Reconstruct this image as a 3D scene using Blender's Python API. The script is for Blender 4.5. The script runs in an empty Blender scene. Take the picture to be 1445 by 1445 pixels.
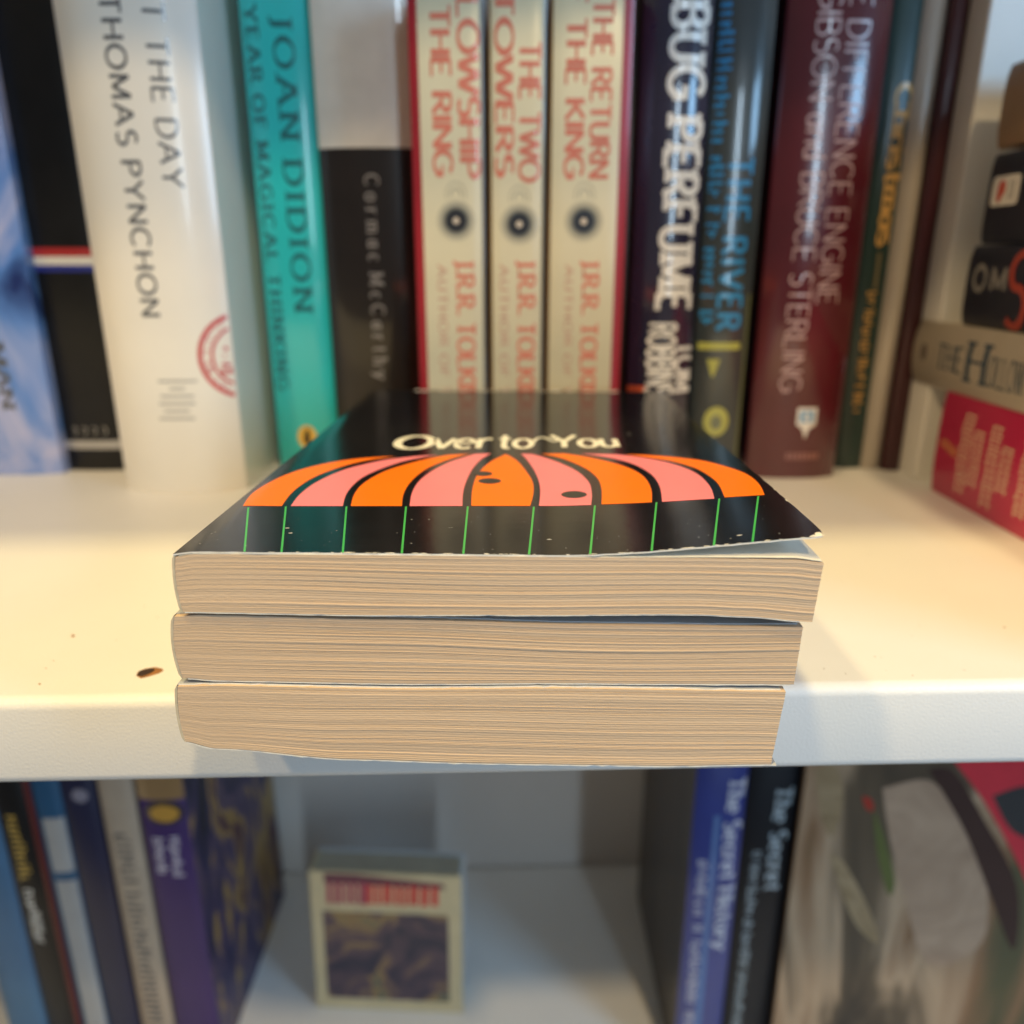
import bpy, math, random
from mathutils import Matrix, Vector

# ------------------------------------------------------------------ camera, world, lights, exposure
R = math.radians
MM = 0.001
scene = bpy.context.scene
COL = scene.collection
CAM_H, PITCH, FPX = 92.0, R(17.8), 1116.0        # mm above the shelf, downward tilt, focal length in photo pixels
cam_d = bpy.data.cameras.new('camera')
cam_d.sensor_width = 36.0
cam_d.lens = FPX / 1445.0 * 36.0
cam_d.clip_start, cam_d.clip_end = 0.005, 50
cam_d.dof.use_dof = True
cam_d.dof.focus_distance = 0.150
cam_d.dof.aperture_fstop = 10.0
cam_d.dof.aperture_blades = 0
cam = bpy.data.objects.new('camera', cam_d)
COL.objects.link(cam)
cam.location = (0, 0, CAM_H * MM)
cam.rotation_euler = (R(90) - PITCH, 0, 0)
scene.camera = cam

world = bpy.data.worlds.new('World')
scene.world = world
world.use_nodes = True
bg = world.node_tree.nodes['Background']
bg.inputs[0].default_value = (1.0, 0.94, 0.88, 1)      # the room's bounced light
bg.inputs[1].default_value = 0.13

def area(name, loc, target, power, color, sx, sy=None):
    l = bpy.data.lights.new(name, 'AREA')
    l.energy, l.color, l.size = power, color, sx
    if sy:
        l.shape, l.size_y = 'RECTANGLE', sy
    else:
        l.shape = 'DISK'
    o = bpy.data.objects.new(name, l)
    COL.objects.link(o)
    o.location = loc
    d = Vector(target) - Vector(loc)
    o.rotation_euler = d.to_track_quat('-Z', 'Y').to_euler()
    return o
WARM = (1.0, 0.72, 0.42)
area('ceiling_downlight', (-0.34, -0.20, 1.45), (-0.05, 0.2, 0), 15.0, (1.0, 0.76, 0.33), 0.10)
area('ceiling_downlight', (-0.72, -0.58, 1.35), (-0.1, 0.2, 0), 11.0, (1.0, 0.72, 0.37), 0.09)
area('ceiling_downlight', (0.32, -0.80, 1.35), (0.05, 0.2, 0), 12.0, (1.0, 0.74, 0.40), 0.09)
area('window_or_fill_daylight', (0.62, -0.20, 0.25), (0.10, 0.16, 0.0), 3.2, (0.36, 0.66, 1.0), 0.20, 0.40)  # added fill close to the shelf, placed to cool its right front
area('window_or_fill_daylight', (0.80, -2.50, 0.62), (0.05, 0.3, 0.05), 16.0, (0.62, 0.82, 1.0), 0.13, 1.40)

vs = scene.view_settings
vs.view_transform, vs.look, vs.exposure, vs.gamma = 'Standard', 'None', 0.0, 1.0
vs.use_curve_mapping = False
scene.cycles.use_denoising = True
scene.cycles.max_bounces = 8

# ------------------------------------------------------------------ measuring helpers: photo pixel -> point on a real plane (mm, shelf top = 0)
CP, SP = math.cos(PITCH), math.sin(PITCH)
def ray(px, py):
    u, v = (px - 722.5) / FPX, (722.0 - py) / FPX
    return u, CP + v * SP, -SP + v * CP
def at_y(px, py, Y):
    x, y, z = ray(px, py)
    k = Y / y
    return x * k, z * k + CAM_H
def at_x(px, py, X):
    x, y, z = ray(px, py)
    k = X / x
    return y * k, z * k + CAM_H

# ------------------------------------------------------------------ materials
def nodes_of(name):
    m = bpy.data.materials.new(name)
    m.use_nodes = True
    nt = m.node_tree
    return m, nt, nt.nodes['Principled BSDF']
def ramp(nt, stops, interp='LINEAR'):
    r = nt.nodes.new('ShaderNodeValToRGB')
    r.color_ramp.interpolation = interp
    els = r.color_ramp.elements
    while len(els) < len(stops):
        els.new(0.5)
    for e, (p, c) in zip(els, stops):
        e.position, e.color = p, (*c, 1)
    return r
def coords(nt, scale=(1, 1, 1)):
    tc = nt.nodes.new('ShaderNodeTexCoord')
    mp = nt.nodes.new('ShaderNodeMapping')
    mp.inputs['Scale'].default_value = scale
    nt.links.new(tc.outputs['Object'], mp.inputs[0])
    return mp
def noise(nt, vec, scale, detail=4, rough=0.55):
    n = nt.nodes.new('ShaderNodeTexNoise')
    n.inputs['Scale'].default_value, n.inputs['Detail'].default_value = scale, detail
    n.inputs['Roughness'].default_value = rough
    nt.links.new(vec.outputs[0], n.inputs['Vector'])
    return n
def mat(name, c, rough=0.5, var=0.08, nscale=60, bump=0.0, bscale=1500, coat=0.0, spec=0.5, metal=0.0, stretch=(1, 1, 1), coat_rough=0.08):
    m, nt, b = nodes_of(name)
    v = coords(nt, stretch)
    n = noise(nt, v, nscale)
    lo = tuple(max(0, x * (1 - var)) for x in c)
    hi = tuple(min(1, x * (1 + var)) for x in c)
    r = ramp(nt, [(0.3, lo), (0.7, hi)])
    nt.links.new(n.outputs['Fac'], r.inputs[0])
    nt.links.new(r.outputs[0], b.inputs['Base Color'])
    b.inputs['Roughness'].default_value = rough
    b.inputs['Specular IOR Level'].default_value = spec
    b.inputs['Metallic'].default_value = metal
    b.inputs['Coat Weight'].default_value = coat
    b.inputs['Coat Roughness'].default_value = coat_rough
    if bump:
        n2 = noise(nt, v, bscale, 2)
        bp = nt.nodes.new('ShaderNodeBump')
        bp.inputs['Strength'].default_value = bump
        bp.inputs['Distance'].default_value = 0.0002
        nt.links.new(n2.outputs['Fac'], bp.inputs['Height'])
        nt.links.new(bp.outputs[0], b.inputs['Normal'])
        if coat:
            nt.links.new(bp.outputs[0], b.inputs['Coat Normal'])
    return m
def blotch(name, stops, scale, rough=0.35, stretch=(1, 1, 1), distort=1.5, coat=0.3, detail=4):
    m, nt, b = nodes_of(name)
    v = coords(nt, stretch)
    n = noise(nt, v, scale, detail)
    n.inputs['Distortion'].default_value = distort
    r = ramp(nt, stops)
    nt.links.new(n.outputs['Fac'], r.inputs[0])
    nt.links.new(r.outputs[0], b.inputs['Base Color'])
    b.inputs['Roughness'].default_value = rough
    b.inputs['Coat Weight'].default_value = coat
    b.inputs['Coat Roughness'].default_value = 0.12
    return m

M = {}
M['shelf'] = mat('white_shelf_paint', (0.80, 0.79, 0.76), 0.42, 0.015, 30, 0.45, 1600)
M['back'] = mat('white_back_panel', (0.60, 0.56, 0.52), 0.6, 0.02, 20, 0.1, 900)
M['panel'] = mat('white_upright_paint', (0.80, 0.78, 0.73), 0.5, 0.02, 25, 0.2, 1200)
M['paper'] = mat('book_paper', (0.72, 0.64, 0.48), 0.85, 0.08, 300)
M['paper_core'] = mat('worn_white_card', (0.80, 0.77, 0.70), 0.8, 0.10, 900)
M['grey_card'] = mat('grey_card', (0.42, 0.44, 0.46), 0.6, 0.06, 200)
M['black_gloss'] = mat('black_laminated_cover', (0.008, 0.008, 0.009), 0.16, 0.2, 90, 0.10, 210, spec=0.45)
M['orange'] = mat('orange_print', (1.0, 0.19, 0.0), 0.36, 0.02, 90, spec=.25)
M['pink'] = mat('pink_print', (0.92, 0.24, 0.27), 0.36, 0.02, 90, spec=.25)
M['cover_cream'] = mat('cream_print', (0.90, 0.87, 0.70), 0.3, 0.03, 90)
M['green_line'] = mat('green_print', (0.06, 0.46, 0.10), 0.3, 0.03, 90)
M['cover_black'] = mat('black_print', (0.014, 0.014, 0.015), 0.25, 0.05, 90)
def leaf_paper():
    m, nt, b = nodes_of('aged_page_edges')
    v = coords(nt, (5, 5, 3600))
    n = noise(nt, v, 1.0, 4, 0.65)
    v2 = coords(nt, (9, 60, 60))
    n2 = noise(nt, v2, 1.0, 3)
    v3 = coords(nt, (900, 900, 1800))
    n3 = noise(nt, v3, 1.0, 2)
    r = ramp(nt, [(0.28, (0.565, 0.415, 0.28)), (0.5, (0.62, 0.463, 0.318)), (0.72, (0.67, 0.512, 0.36))])
    mx = nt.nodes.new('ShaderNodeMath'); mx.operation = 'MULTIPLY_ADD'
    mx.inputs[1].default_value = 0.45; 
    nt.links.new(n2.outputs['Fac'], mx.inputs[0])
    ad = nt.nodes.new('ShaderNodeMath'); ad.operation = 'MULTIPLY_ADD'; ad.inputs[1].default_value = 0.55; ad.inputs[2].default_value = 0.0
    nt.links.new(n.outputs['Fac'], ad.inputs[0]); nt.links.new(ad.outputs[0], mx.inputs[2])
    nt.links.new(mx.outputs[0], r.inputs[0])
    at = nt.nodes.new('ShaderNodeAttribute'); at.attribute_name = 'leaf_tint_shade'
    mul = nt.nodes.new('ShaderNodeMixRGB'); mul.blend_type = 'MULTIPLY'; mul.inputs[0].default_value = 1
    nt.links.new(r.outputs[0], mul.inputs[1]); nt.links.new(at.outputs['Color'], mul.inputs[2])
    nt.links.new(mul.outputs[0], b.inputs['Base Color'])
    b.inputs['Roughness'].default_value = 0.9
    b.inputs['Specular IOR Level'].default_value = 0.2
    bp = nt.nodes.new('ShaderNodeBump'); bp.inputs['Strength'].default_value = 0.5; bp.inputs['Distance'].default_value = 0.0001
    nt.links.new(n3.outputs['Fac'], bp.inputs['Height']); nt.links.new(bp.outputs[0], b.inputs['Normal'])
    return m
M['leaves'] = leaf_paper()

# ------------------------------------------------------------------ object helpers (all coordinates in mm)
def mesh_obj(name, verts, faces, material, parent=None, smooth=False, mats=None, fmat=None):
    me = bpy.data.meshes.new(name)
    me.from_pydata([(x * MM, y * MM, z * MM) for x, y, z in verts], [], faces)
    for m in (mats or [material]):
        me.materials.append(m)
    if fmat:
        me.polygons.foreach_set('material_index', fmat)
    if smooth:
        me.polygons.foreach_set('use_smooth', [True] * len(me.polygons))
    me.update()
    o = bpy.data.objects.new(name, me)
    COL.objects.link(o)
    o.parent = parent
    return o
def empty(name, loc, rz=0.0):
    o = bpy.data.objects.new(name, None)
    COL.objects.link(o)
    o.empty_display_size = 0.01
    o.location = [c * MM for c in loc]
    o.rotation_euler = (0, 0, rz)
    return o
def tag(o, label, cat, group=None, kind=None):
    o['label'], o['category'] = label, cat
    if group: o['group'] = group
    if kind: o['kind'] = kind
    return o
def rbox(x0, x1, y0, y1, z0, z1, r=0.4, seg=3):
    """box with rounded vertical-section (y/z) corners, extruded along x, plus end chamfer"""
    r = min(r, (y1 - y0) / 2.01, (z1 - z0) / 2.01)
    prof = []
    for cy, cz, a0 in ((y1 - r, z1 - r, 0), (y0 + r, z1 - r, 90), (y0 + r, z0 + r, 180), (y1 - r, z0 + r, 270)):
        for k in range(seg + 1):
            a = R(a0 + 90 * k / seg)
            prof.append((cy + r * math.cos(a), cz + r * math.sin(a)))
    n = len(prof)
    V, F = [], []
    rr = min(r, (x1 - x0) / 2.01) * 0.6
    my, mz = (y0 + y1) / 2, (z0 + z1) / 2
    rings = [(x0, rr), (x0 + rr, 0), (x1 - rr, 0), (x1, rr)]
    for x, ins in rings:
        for (y, z) in prof:
            sy = 1 - ins / max((y1 - y0) / 2, 1e-6); sz = 1 - ins / max((z1 - z0) / 2, 1e-6)
            V.append((x, my + (y - my) * sy, mz + (z - mz) * sz))
    for k in range(3):
        for i in range(n):
            j = (i + 1) % n
            F.append((k * n + i, (k + 1) * n + i, (k + 1) * n + j, k * n + j))
    F.append(tuple(range(n)))
    F.append(tuple(reversed(range(3 * n, 4 * n))))
    return V, F

# ------------------------------------------------------------------ a small stroke alphabet (thick and thin strokes, optional serifs)
def arc(cx, cy, rx, ry, a0, a1, n=10):
    return [(cx + rx * math.cos(R(a0 + (a1 - a0) * i / n)), cy + ry * math.sin(R(a0 + (a1 - a0) * i / n))) for i in range(n + 1)]
X = 0.66
G = {
 'A': (.74, [[(0, 0), (.37, 1)], [(.37, 1), (.74, 0)], [(.13, .34), (.61, .34)]]),
 'B': (.60, [[(.06, 0), (.06, 1)], [(.06, 1), *arc(.30, .77, .23, .23, 90, -90), (.06, .54)], [(.30, .54), *arc(.31, .27, .27, .27, 90, -90), (.06, 0)]]),
 'C': (.72, [arc(.40, .5, .38, .5, 45, 315, 18)]),
 'D': (.70, [[(.06, 0), (.06, 1)], [(.06, 1), *arc(.26, .5, .42, .5, 90, -90, 16), (.06, 0)]]),
 'E': (.56, [[(.06, 0), (.06, 1)], [(.06, 1), (.54, 1)], [(.06, .52), (.46, .52)], [(.06, 0), (.56, 0)]]),
 'F': (.54, [[(.06, 0), (.06, 1)], [(.06, 1), (.54, 1)], [(.06, .52), (.44, .52)]]),
 'G': (.76, [arc(.40, .5, .38, .5, 45, 340, 18), [(.46, .46), (.74, .46), (.74, .12)]]),
 'H': (.70, [[(.06, 0), (.06, 1)], [(.64, 0), (.64, 1)], [(.06, .52), (.64, .52)]]),
 'I': (.16, [[(.08, 0), (.08, 1)]]),
 'J': (.34, [[(.26, 1), (.26, .12), *arc(.10, .10, .16, .22, 0, -110, 6)]]),
 'K': (.66, [[(.06, 0), (.06, 1)], [(.62, 1), (.08, .42)], [(.22, .55), (.66, 0)]]),
 'L': (.54, [[(.06, 0), (.06, 1)], [(.06, 0), (.54, 0)]]),
 'M': (.86, [[(.06, 0), (.08, 1)], [(.08, 1), (.43, .1)], [(.43, .1), (.78, 1)], [(.78, 1), (.80, 0)]]),
 'N': (.72, [[(.06, 0), (.06, 1)], [(.06, 1), (.66, 0)], [(.66, 0), (.66, 1)]]),
 'O': (.82, [arc(.41, .5, .39, .5, 0, 360, 26)]),
 'P': (.58, [[(.06, 0), (.06, 1)], [(.06, 1), *arc(.28, .73, .27, .27, 90, -90, 12), (.06, .46)]]),
 'R': (.62, [[(.06, 0), (.06, 1)], [(.06, 1), *arc(.28, .75, .26, .25, 90, -90, 12), (.06, .5)], [(.28, .5), (.62, 0)]]),
 'S': (.54, [[*arc(.28, .75, .22, .25, 40, 240, 10), *arc(.28, .25, .24, .27, 80, -140, 12)]]),
 'T': (.62, [[(.31, 0), (.31, 1)], [(0, 1), (.62, 1)]]),
 'U': (.68, [[(.06, 1), (.06, .32), *arc(.34, .30, .28, .30, 180, 360, 12), (.62, 1)]]),
 'V': (.72, [[(0, 1), (.36, 0)], [(.36, 0), (.72, 1)]]),
 'W': (1.0, [[(0, 1), (.25, 0)], [(.25, 0), (.5, 1)], [(.5, 1), (.75, 0)], [(.75, 0), (1, 1)]]),
 'Y': (.70, [[(0, 1), (.35, .46)], [(.70, 1), (.35, .46)], [(.35, .46), (.35, 0)]]),
 'a': (.50, [arc(.22, .31, .20, .31, 0, 360, 16), [(.44, X), (.44, 0)]]),
 'b': (.50, [[(.06, 1), (.06, 0)], arc(.27, .31, .20, .31, 0, 360, 16)]),
 'c': (.46, [arc(.26, .32, .22, .32, 45, 315, 14)]),
 'd': (.52, [[(.44, 1), (.44, 0)], arc(.23, .31, .20, .31, 0, 360, 16)]),
 'e': (.52, [[(.04, .34), (.48, .34), *arc(.26, .32, .23, .33, 0, 310, 16)]]),
 'h': (.52, [[(.06, 0), (.06, 1)], [(.06, .42), *arc(.26, .44, .20, .21, 160, 0, 8), (.46, 0)]]),
 'i': (.14, [[(.07, 0), (.07, X)], [(.07, .84), (.07, .92)]]),
 'm': (.80, [[(.06, 0), (.06, X)], [(.06, .42), *arc(.24, .46, .17, .20, 160, 0, 8), (.41, 0)], [(.41, .42), *arc(.58, .46, .17, .20, 160, 0, 8), (.75, 0)]]),
 'n': (.52, [[(.06, 0), (.06, X)], [(.06, .42), *arc(.26, .44, .20, .22, 160, 0, 8), (.46, 0)]]),
 'o': (.54, [arc(.27, .32, .24, .33, 0, 360, 20)]),
 'r': (.38, [[(.06, 0), (.06, X)], [(.06, .40), *arc(.28, .42, .20, .23, 165, 60, 6)]]),
 's': (.42, [[*arc(.22, .49, .17, .17, 40, 240, 8), *arc(.21, .17, .18, .18, 80, -140, 10)]]),
 't': (.36, [[(.16, .92), (.16, .14), *arc(.28, .14, .12, .15, 180, 290, 6)], [(0, X), (.34, X)]]),
 'u': (.54, [[(.06, X), (.06, .22), *arc(.25, .22, .19, .22, 180, 350, 8)], [(.46, X), (.46, 0)]]),
 'v': (.52, [[(0, X), (.26, 0)], [(.26, 0), (.52, X)]]),
 'y': (.52, [[(0, X), (.28, 0)], [(.52, X), (.26, -.05), (.08, -.26)]]),
 '.': (.14, [[(.07, 0), (.07, .10)]]),
 '-': (.40, [[(.02, .45), (.38, .45)]]),
}
def ribbon(pts, thick, thin, swell=1.0):
    n = len(pts)
    closed = n > 3 and (abs(pts[0][0] - pts[-1][0]) + abs(pts[0][1] - pts[-1][1])) < 1e-4
    L, Rr = [], []
    for i, (x, y) in enumerate(pts):
        a = pts[i - 1] if i > 0 else (pts[-2] if closed else pts[0])
        b = pts[i + 1] if i < n - 1 else (pts[1] if closed else pts[-1])
        dx, dy = b[0] - a[0], b[1] - a[1]
        l = math.hypot(dx, dy) or 1
        dx, dy = dx / l, dy / l
        h = 0.5 * (thin + (thick - thin) * abs(dy) ** swell)
        L.append((x - dy * h, y + dx * h)); Rr.append((x + dy * h, y - dx * h))
    return L, Rr
def text_polys(s, thick=.14, thin=.14, serif=False, track=.14, space=.38):
    """list of (quad, layer) in text units; returns polys and total width"""
    out, x = [], 0.0
    for ch in s:
        if ch == ' ':
            x += space; continue
        w, strokes = G[ch]
        k = 0
        for st in strokes:
            ends = st
            fine = [st[0]]
            for a_, b_ in zip(st, st[1:]):
                q = max(1, int(math.hypot(b_[0] - a_[0], b_[1] - a_[1]) / .09))
                fine += [(a_[0] + (b_[0] - a_[0]) * i / q, a_[1] + (b_[1] - a_[1]) * i / q) for i in range(1, q + 1)]
            st = fine
            L, Rr = ribbon(st, thick, thin)
            for i in range(len(st) - 1):
                out.append(([(x + p[0], p[1]) for p in (L[i], L[i + 1], Rr[i + 1], Rr[i])], k))
            if serif and len(st) >= 2:
                for e, nb in ((st[0], st[1]), (st[-1], st[-2])):
                    if abs(e[1] - nb[1]) > .6 * math.hypot(e[0] - nb[0], e[1] - nb[1]) and (abs(e[1]) < .02 or abs(e[1] - 1) < .02 or abs(e[1] - X) < .02):
                        hh = thick * .5 + .085
                        up = -1 if e[1] > .3 else 1
                        out.append(([(x + e[0] - hh, e[1]), (x + e[0] + hh, e[1]), (x + e[0] + hh, e[1] + up * thin), (x + e[0] - hh, e[1] + up * thin)], k + 4))
            st = ends
            k += 1
        x += w + track
    return out, x - track

def ellipse(cx, cy, rx, ry, n=28):
    return [(cx + rx * math.cos(2 * math.pi * i / n), cy + ry * math.sin(2 * math.pi * i / n)) for i in range(n)]

# ------------------------------------------------------------------ books standing or lying, described by spine coordinates s (across) and t (up)
def clip_s(pts, c, sg):
    out = []
    for (p, q) in zip(pts, pts[1:] + pts[:1]):
        ip, iq = (p[0] - c) * sg >= 0, (q[0] - c) * sg >= 0
        if ip: out.append(p)
        if ip != iq:
            k = (c - p[0]) / (q[0] - p[0])
            out.append((c, p[1] + (q[1] - p[1]) * k))
    return out
class Book:
    def __init__(self, name, label, cat, s0, s1, Y, height, depth, smat, cmat=None, bulge=3.0, power=3.0, board=1.6,
                 lying=None, z0=0.0, rz=0.0, pages=None, inset=2.0, group=None):
        self.t = s1 - s0; self.h = height; self.b = bulge; self.pw = power; self.Y = Y; self.lying = lying
        self.s0, self.s1 = s0, s1
        t2 = self.t / 2
        if lying is None:
            self.c = (s0 + s1) / 2; self.z0 = z0
            self.o = empty(name, (self.c, Y, z0), rz)
        else:                                  # spine faces -x on the plane x = lying; s is height, t runs along +y from ybase = Y
            self.c = (s0 + s1) / 2; self.z0 = Y
            self.o = empty(name, (0, 0, 0))
            m = Matrix(((0, 1, 0, lying * MM), (0, 0, 1, Y * MM), (1, 0, 0, self.c * MM), (0, 0, 0, 1)))
            self.o.matrix_world = m
        tag(self.o, label, cat, group)
        cmat = cmat or smat
        # spine: curved shell
        n = 20
        V, F = [], []
        th = 0.9
        ss = [-t2 + self.t * (0.5 - 0.5 * math.cos(math.pi * i / n)) for i in range(n + 1)]
        zs = [0, 0.5, height - 0.5, height]
        for zi, z in enumerate(zs):
            dd = 0.35 if zi in (0, 3) else 0.0
            for s in ss: V.append((s, self.prof(s) + dd, z))
            for s in reversed(ss): V.append((s * (1 - 2 * th / self.t), self.prof(s) + th + 0.1, z))
        m = 2 * (n + 1)
        for k in range(3):
            for i in range(m):
                j = (i + 1) % m
                F.append((k * m + i, k * m + j, (k + 1) * m + j, (k + 1) * m + i))
        for k, rev in ((0, True), (3, False)):
            for i in range(n):
                f = (k * m + i, k * m + i + 1, k * m + m - 2 - i, k * m + m - 1 - i)
                F.append(tuple(reversed(f)) if rev else f)
        self.spine = mesh_obj('spine', V, F, smat, self.o, smooth=True)
        y0 = bulge + 0.15
        for nm, a, b_ in (('back_cover', -t2, -t2 + board), ('front_cover', t2 - board, t2)):
            V, F = rbox(a, b_, y0, depth, 0.0, height, 0.35, 2)
            mesh_obj(nm, V, F, cmat, self.o)
        V, F = rbox(-t2 + board + .05, t2 - board - .05, bulge + 1.4, depth - inset, inset * .8, height - inset, 0.3, 2)
        mesh_obj('page_block', V, F, pages or M['paper'], self.o)
    def prof(self, s):
        return self.b * abs(2 * s / self.t) ** self.pw
    def st(self, px, py):
        if self.lying is None:
            x, z = at_y(px, py, self.Y + 0.3)
            return x - self.c, z - self.z0
        y, z = at_x(px, py, self.lying)
        return z - self.c, y - self.z0
    def patch(self, name, polys, m, lift=0.10, parent=None):
        """polys: list of (points in (s,t), layer)"""
        V, F = [], []
        step = self.t / 26
        cut = []
        for pts, k in polys:
            a, b = min(p[0] for p in pts), max(p[0] for p in pts)
            if b - a <= step * 1.5:
                cut.append((pts, k)); continue
            q = int((b - a) / step) + 1
            for i in range(q):
                c0, c1 = a + (b - a) * i / q, a + (b - a) * (i + 1) / q
                pp = clip_s(clip_s(pts, c0, 1), c1, -1)
                if len(pp) > 2: cut.append((pp, k))
        for pts, k in cut:
            i0 = len(V)
            for s, t in pts:
                s = max(-self.t / 2 + .02, min(self.t / 2 - .02, s))
                V.append((s, self.prof(s) - lift - 0.008 * k, t))
            F.append(tuple(range(i0, len(V))))
        # face outwards (-y)
        me_o = mesh_obj(name, V, F, m, parent or self.o)
        return me_o
    def band(self, name, m, sa, sb, ta, tb, lift=0.08, n=14):
        ss = [sa + (sb - sa) * i / n for i in range(n + 1)]
        return self.patch(name, [([(ss[i], ta), (ss[i + 1], ta), (ss[i + 1], tb), (ss[i], tb)], 0) for i in range(n)], m, lift)
    def text(self, name, s, m, py0, py1, pxb, pxc, prefix='', thick=.14, thin=.14, serif=False, track=.14, pym=None, lift=0.12, suffix=''):
        """visible word s runs from pixel row py0 to py1; baseline / cap columns pxb, pxc read at row pym"""
        pym = (py0 + py1) / 2 if pym is None else pym
        sb, _ = self.st(pxb, pym); sc, _ = self.st(pxc, pym)
        pm = (pxb + pxc) / 2
        t0 = self.st(pm, py0)[1]; t1 = self.st(pm, py1)[1]
        return self.text_st(name, s, m, t0, t1, sb, sc, prefix, thick, thin, serif, track, lift, suffix)
    def text_st(self, name, s, m, t0, t1, sb, sc, prefix='', thick=.14, thin=.14, serif=False, track=.14, lift=.12, suffix=''):
        _, w = text_polys(s, thick, thin, serif, track)
        k = (t0 - t1) / w
        wp = text_polys(prefix + s, thick, thin, serif, track)[1] - w if prefix else 0
        polys, _ = text_polys(prefix + s + suffix, thick, thin, serif, track)
        out = []
        for pts, l in polys:
            q = [(sb + y * (sc - sb), t0 - (x - wp) * k) for x, y in pts]
            if max(p[1] for p in q) < self.h - 1 and min(p[1] for p in q) > 1:
                out.append((q, l))
        return self.patch(name, out, m, lift)
    def marks(self, name, m, t0, t1, sb, sc, seed=1, step=1.7, lift=.12):
        """lettering too soft to read: a run of small strokes of letter size"""
        rnd = random.Random(seed)
        out, t = [], t0
        d = 1 if t0 > t1 else -1
        while (t - t1) * d > step:
            w = step * rnd.uniform(.30, .5); h0 = rnd.choice((0, 0, 0, .15)); h1 = rnd.choice((.7, .75, 1, 1))
            if rnd.random() > .12:
                out.append(([(sb + h0 * (sc - sb), t), (sb + h1 * (sc - sb), t), (sb + h1 * (sc - sb), t - d * w), (sb + h0 * (sc - sb), t - d * w)], 0))
                if rnd.random() > .4:
                    y = rnd.choice((0, .4, .6))
                    out.append(([(sb + y * (sc - sb), t - d * w), (sb + (y + .2) * (sc - sb), t - d * w), (sb + (y + .2) * (sc - sb), t - d * step * .8), (sb + y * (sc - sb), t - d * step * .8)], 0))
            t -= d * step
        return self.patch(name, out, m, lift)
def X_at(px, py, Y): return at_y(px, py, Y)[0]

# ================================================================== the bookcase
case = tag(empty('bookcase', (0, 155.3, 0), R(1.86)), 'white painted bookcase with open shelves holding all the books', 'bookcase')
V, F = rbox(-520, 520, 0, 336, -22.0, 0, 2.6, 6)
shelf = mesh_obj('shelf_board', V, F, M['shelf'], case, smooth=False)
for p in shelf.data.polygons: p.use_smooth = len(p.vertices) == 4 and p.area < 0.02
V, F = rbox(-520, 520, 0, 336, -371.0, -349.0, 2.6, 4)
mesh_obj('shelf_board', V, F, M['shelf'], case)
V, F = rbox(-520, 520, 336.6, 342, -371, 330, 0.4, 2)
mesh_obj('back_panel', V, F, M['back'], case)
V, F = rbox(-520, 520, 0, 336, 330.5, 352.5, 2.6, 4)
mesh_obj('shelf_board', V, F, M['shelf'], case)
def case_local(px, py, z=0.0):
    x, y, dz = ray(px, py)
    k = (z - CAM_H) / dz
    wx, wy = x * k, y * k - 155.3
    a = -R(1.86)
    return wx * math.cos(a) - wy * math.sin(a), wx * math.sin(a) + wy * math.cos(a)
# paint chip and a speck on the shelf
def blob_on_shelf(name, pts, z, m):
    V = [(*case_local(px, py), z) for px, py in pts]
    cx = sum(v[0] for v in V) / len(V); cy = sum(v[1] for v in V) / len(V)
    V2 = [(cx + (v[0] - cx) * .82, cy + (v[1] - cy) * .82, z + 0.10) for v in V]
    n = len(V)
    F = [(i, (i + 1) % n, n + (i + 1) % n, n + i) for i in range(n)] + [tuple(range(n, 2 * n))]
    return mesh_obj(name, V + V2, F, m, shelf)
M['chip'] = mat('dark_chip', (0.035, 0.016, 0.008), 0.7, 0.5, 900)
M['chip_rim'] = mat('brown_chip_rim', (0.30, 0.13, 0.035), 0.7, 0.4, 900)
blob_on_shelf('paint_chip', [(192, 953), (195, 947), (205, 943), (219, 941), (229, 943), (231, 946), (224, 950), (211, 954), (199, 957)], 0.02, M['chip_rim'])
blob_on_shelf('paint_chip', [(193, 953), (197, 947), (206, 944.5), (216, 943), (219, 946), (211, 951), (200, 955)], 0.14, M['chip'])
blob_on_shelf('paint_speck', [(100, 897), (103, 894.5), (106, 897), (103, 899)], 0.02, M['chip_rim'])
blob_on_shelf('paint_speck', [(54, 965), (56, 963.6), (58, 965), (56, 966)], 0.02, M['chip_rim'])

# ================================================================== the front stack: three paperbacks lying with their tails to us
def smooth(a, b, x):
    t = max(0.0, min(1.0, (x - a) / (b - a)))
    return t * t * (3 - 2 * t)
def lerp_tab(tab, u):
    for (a, za), (b, zb) in zip(tab, tab[1:]):
        if u <= b:
            k = max(0, (u - a) / (b - a)); k = k * k * (3 - 2 * k)
            return za + (zb - za) * k
    return tab[-1][1]

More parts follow.
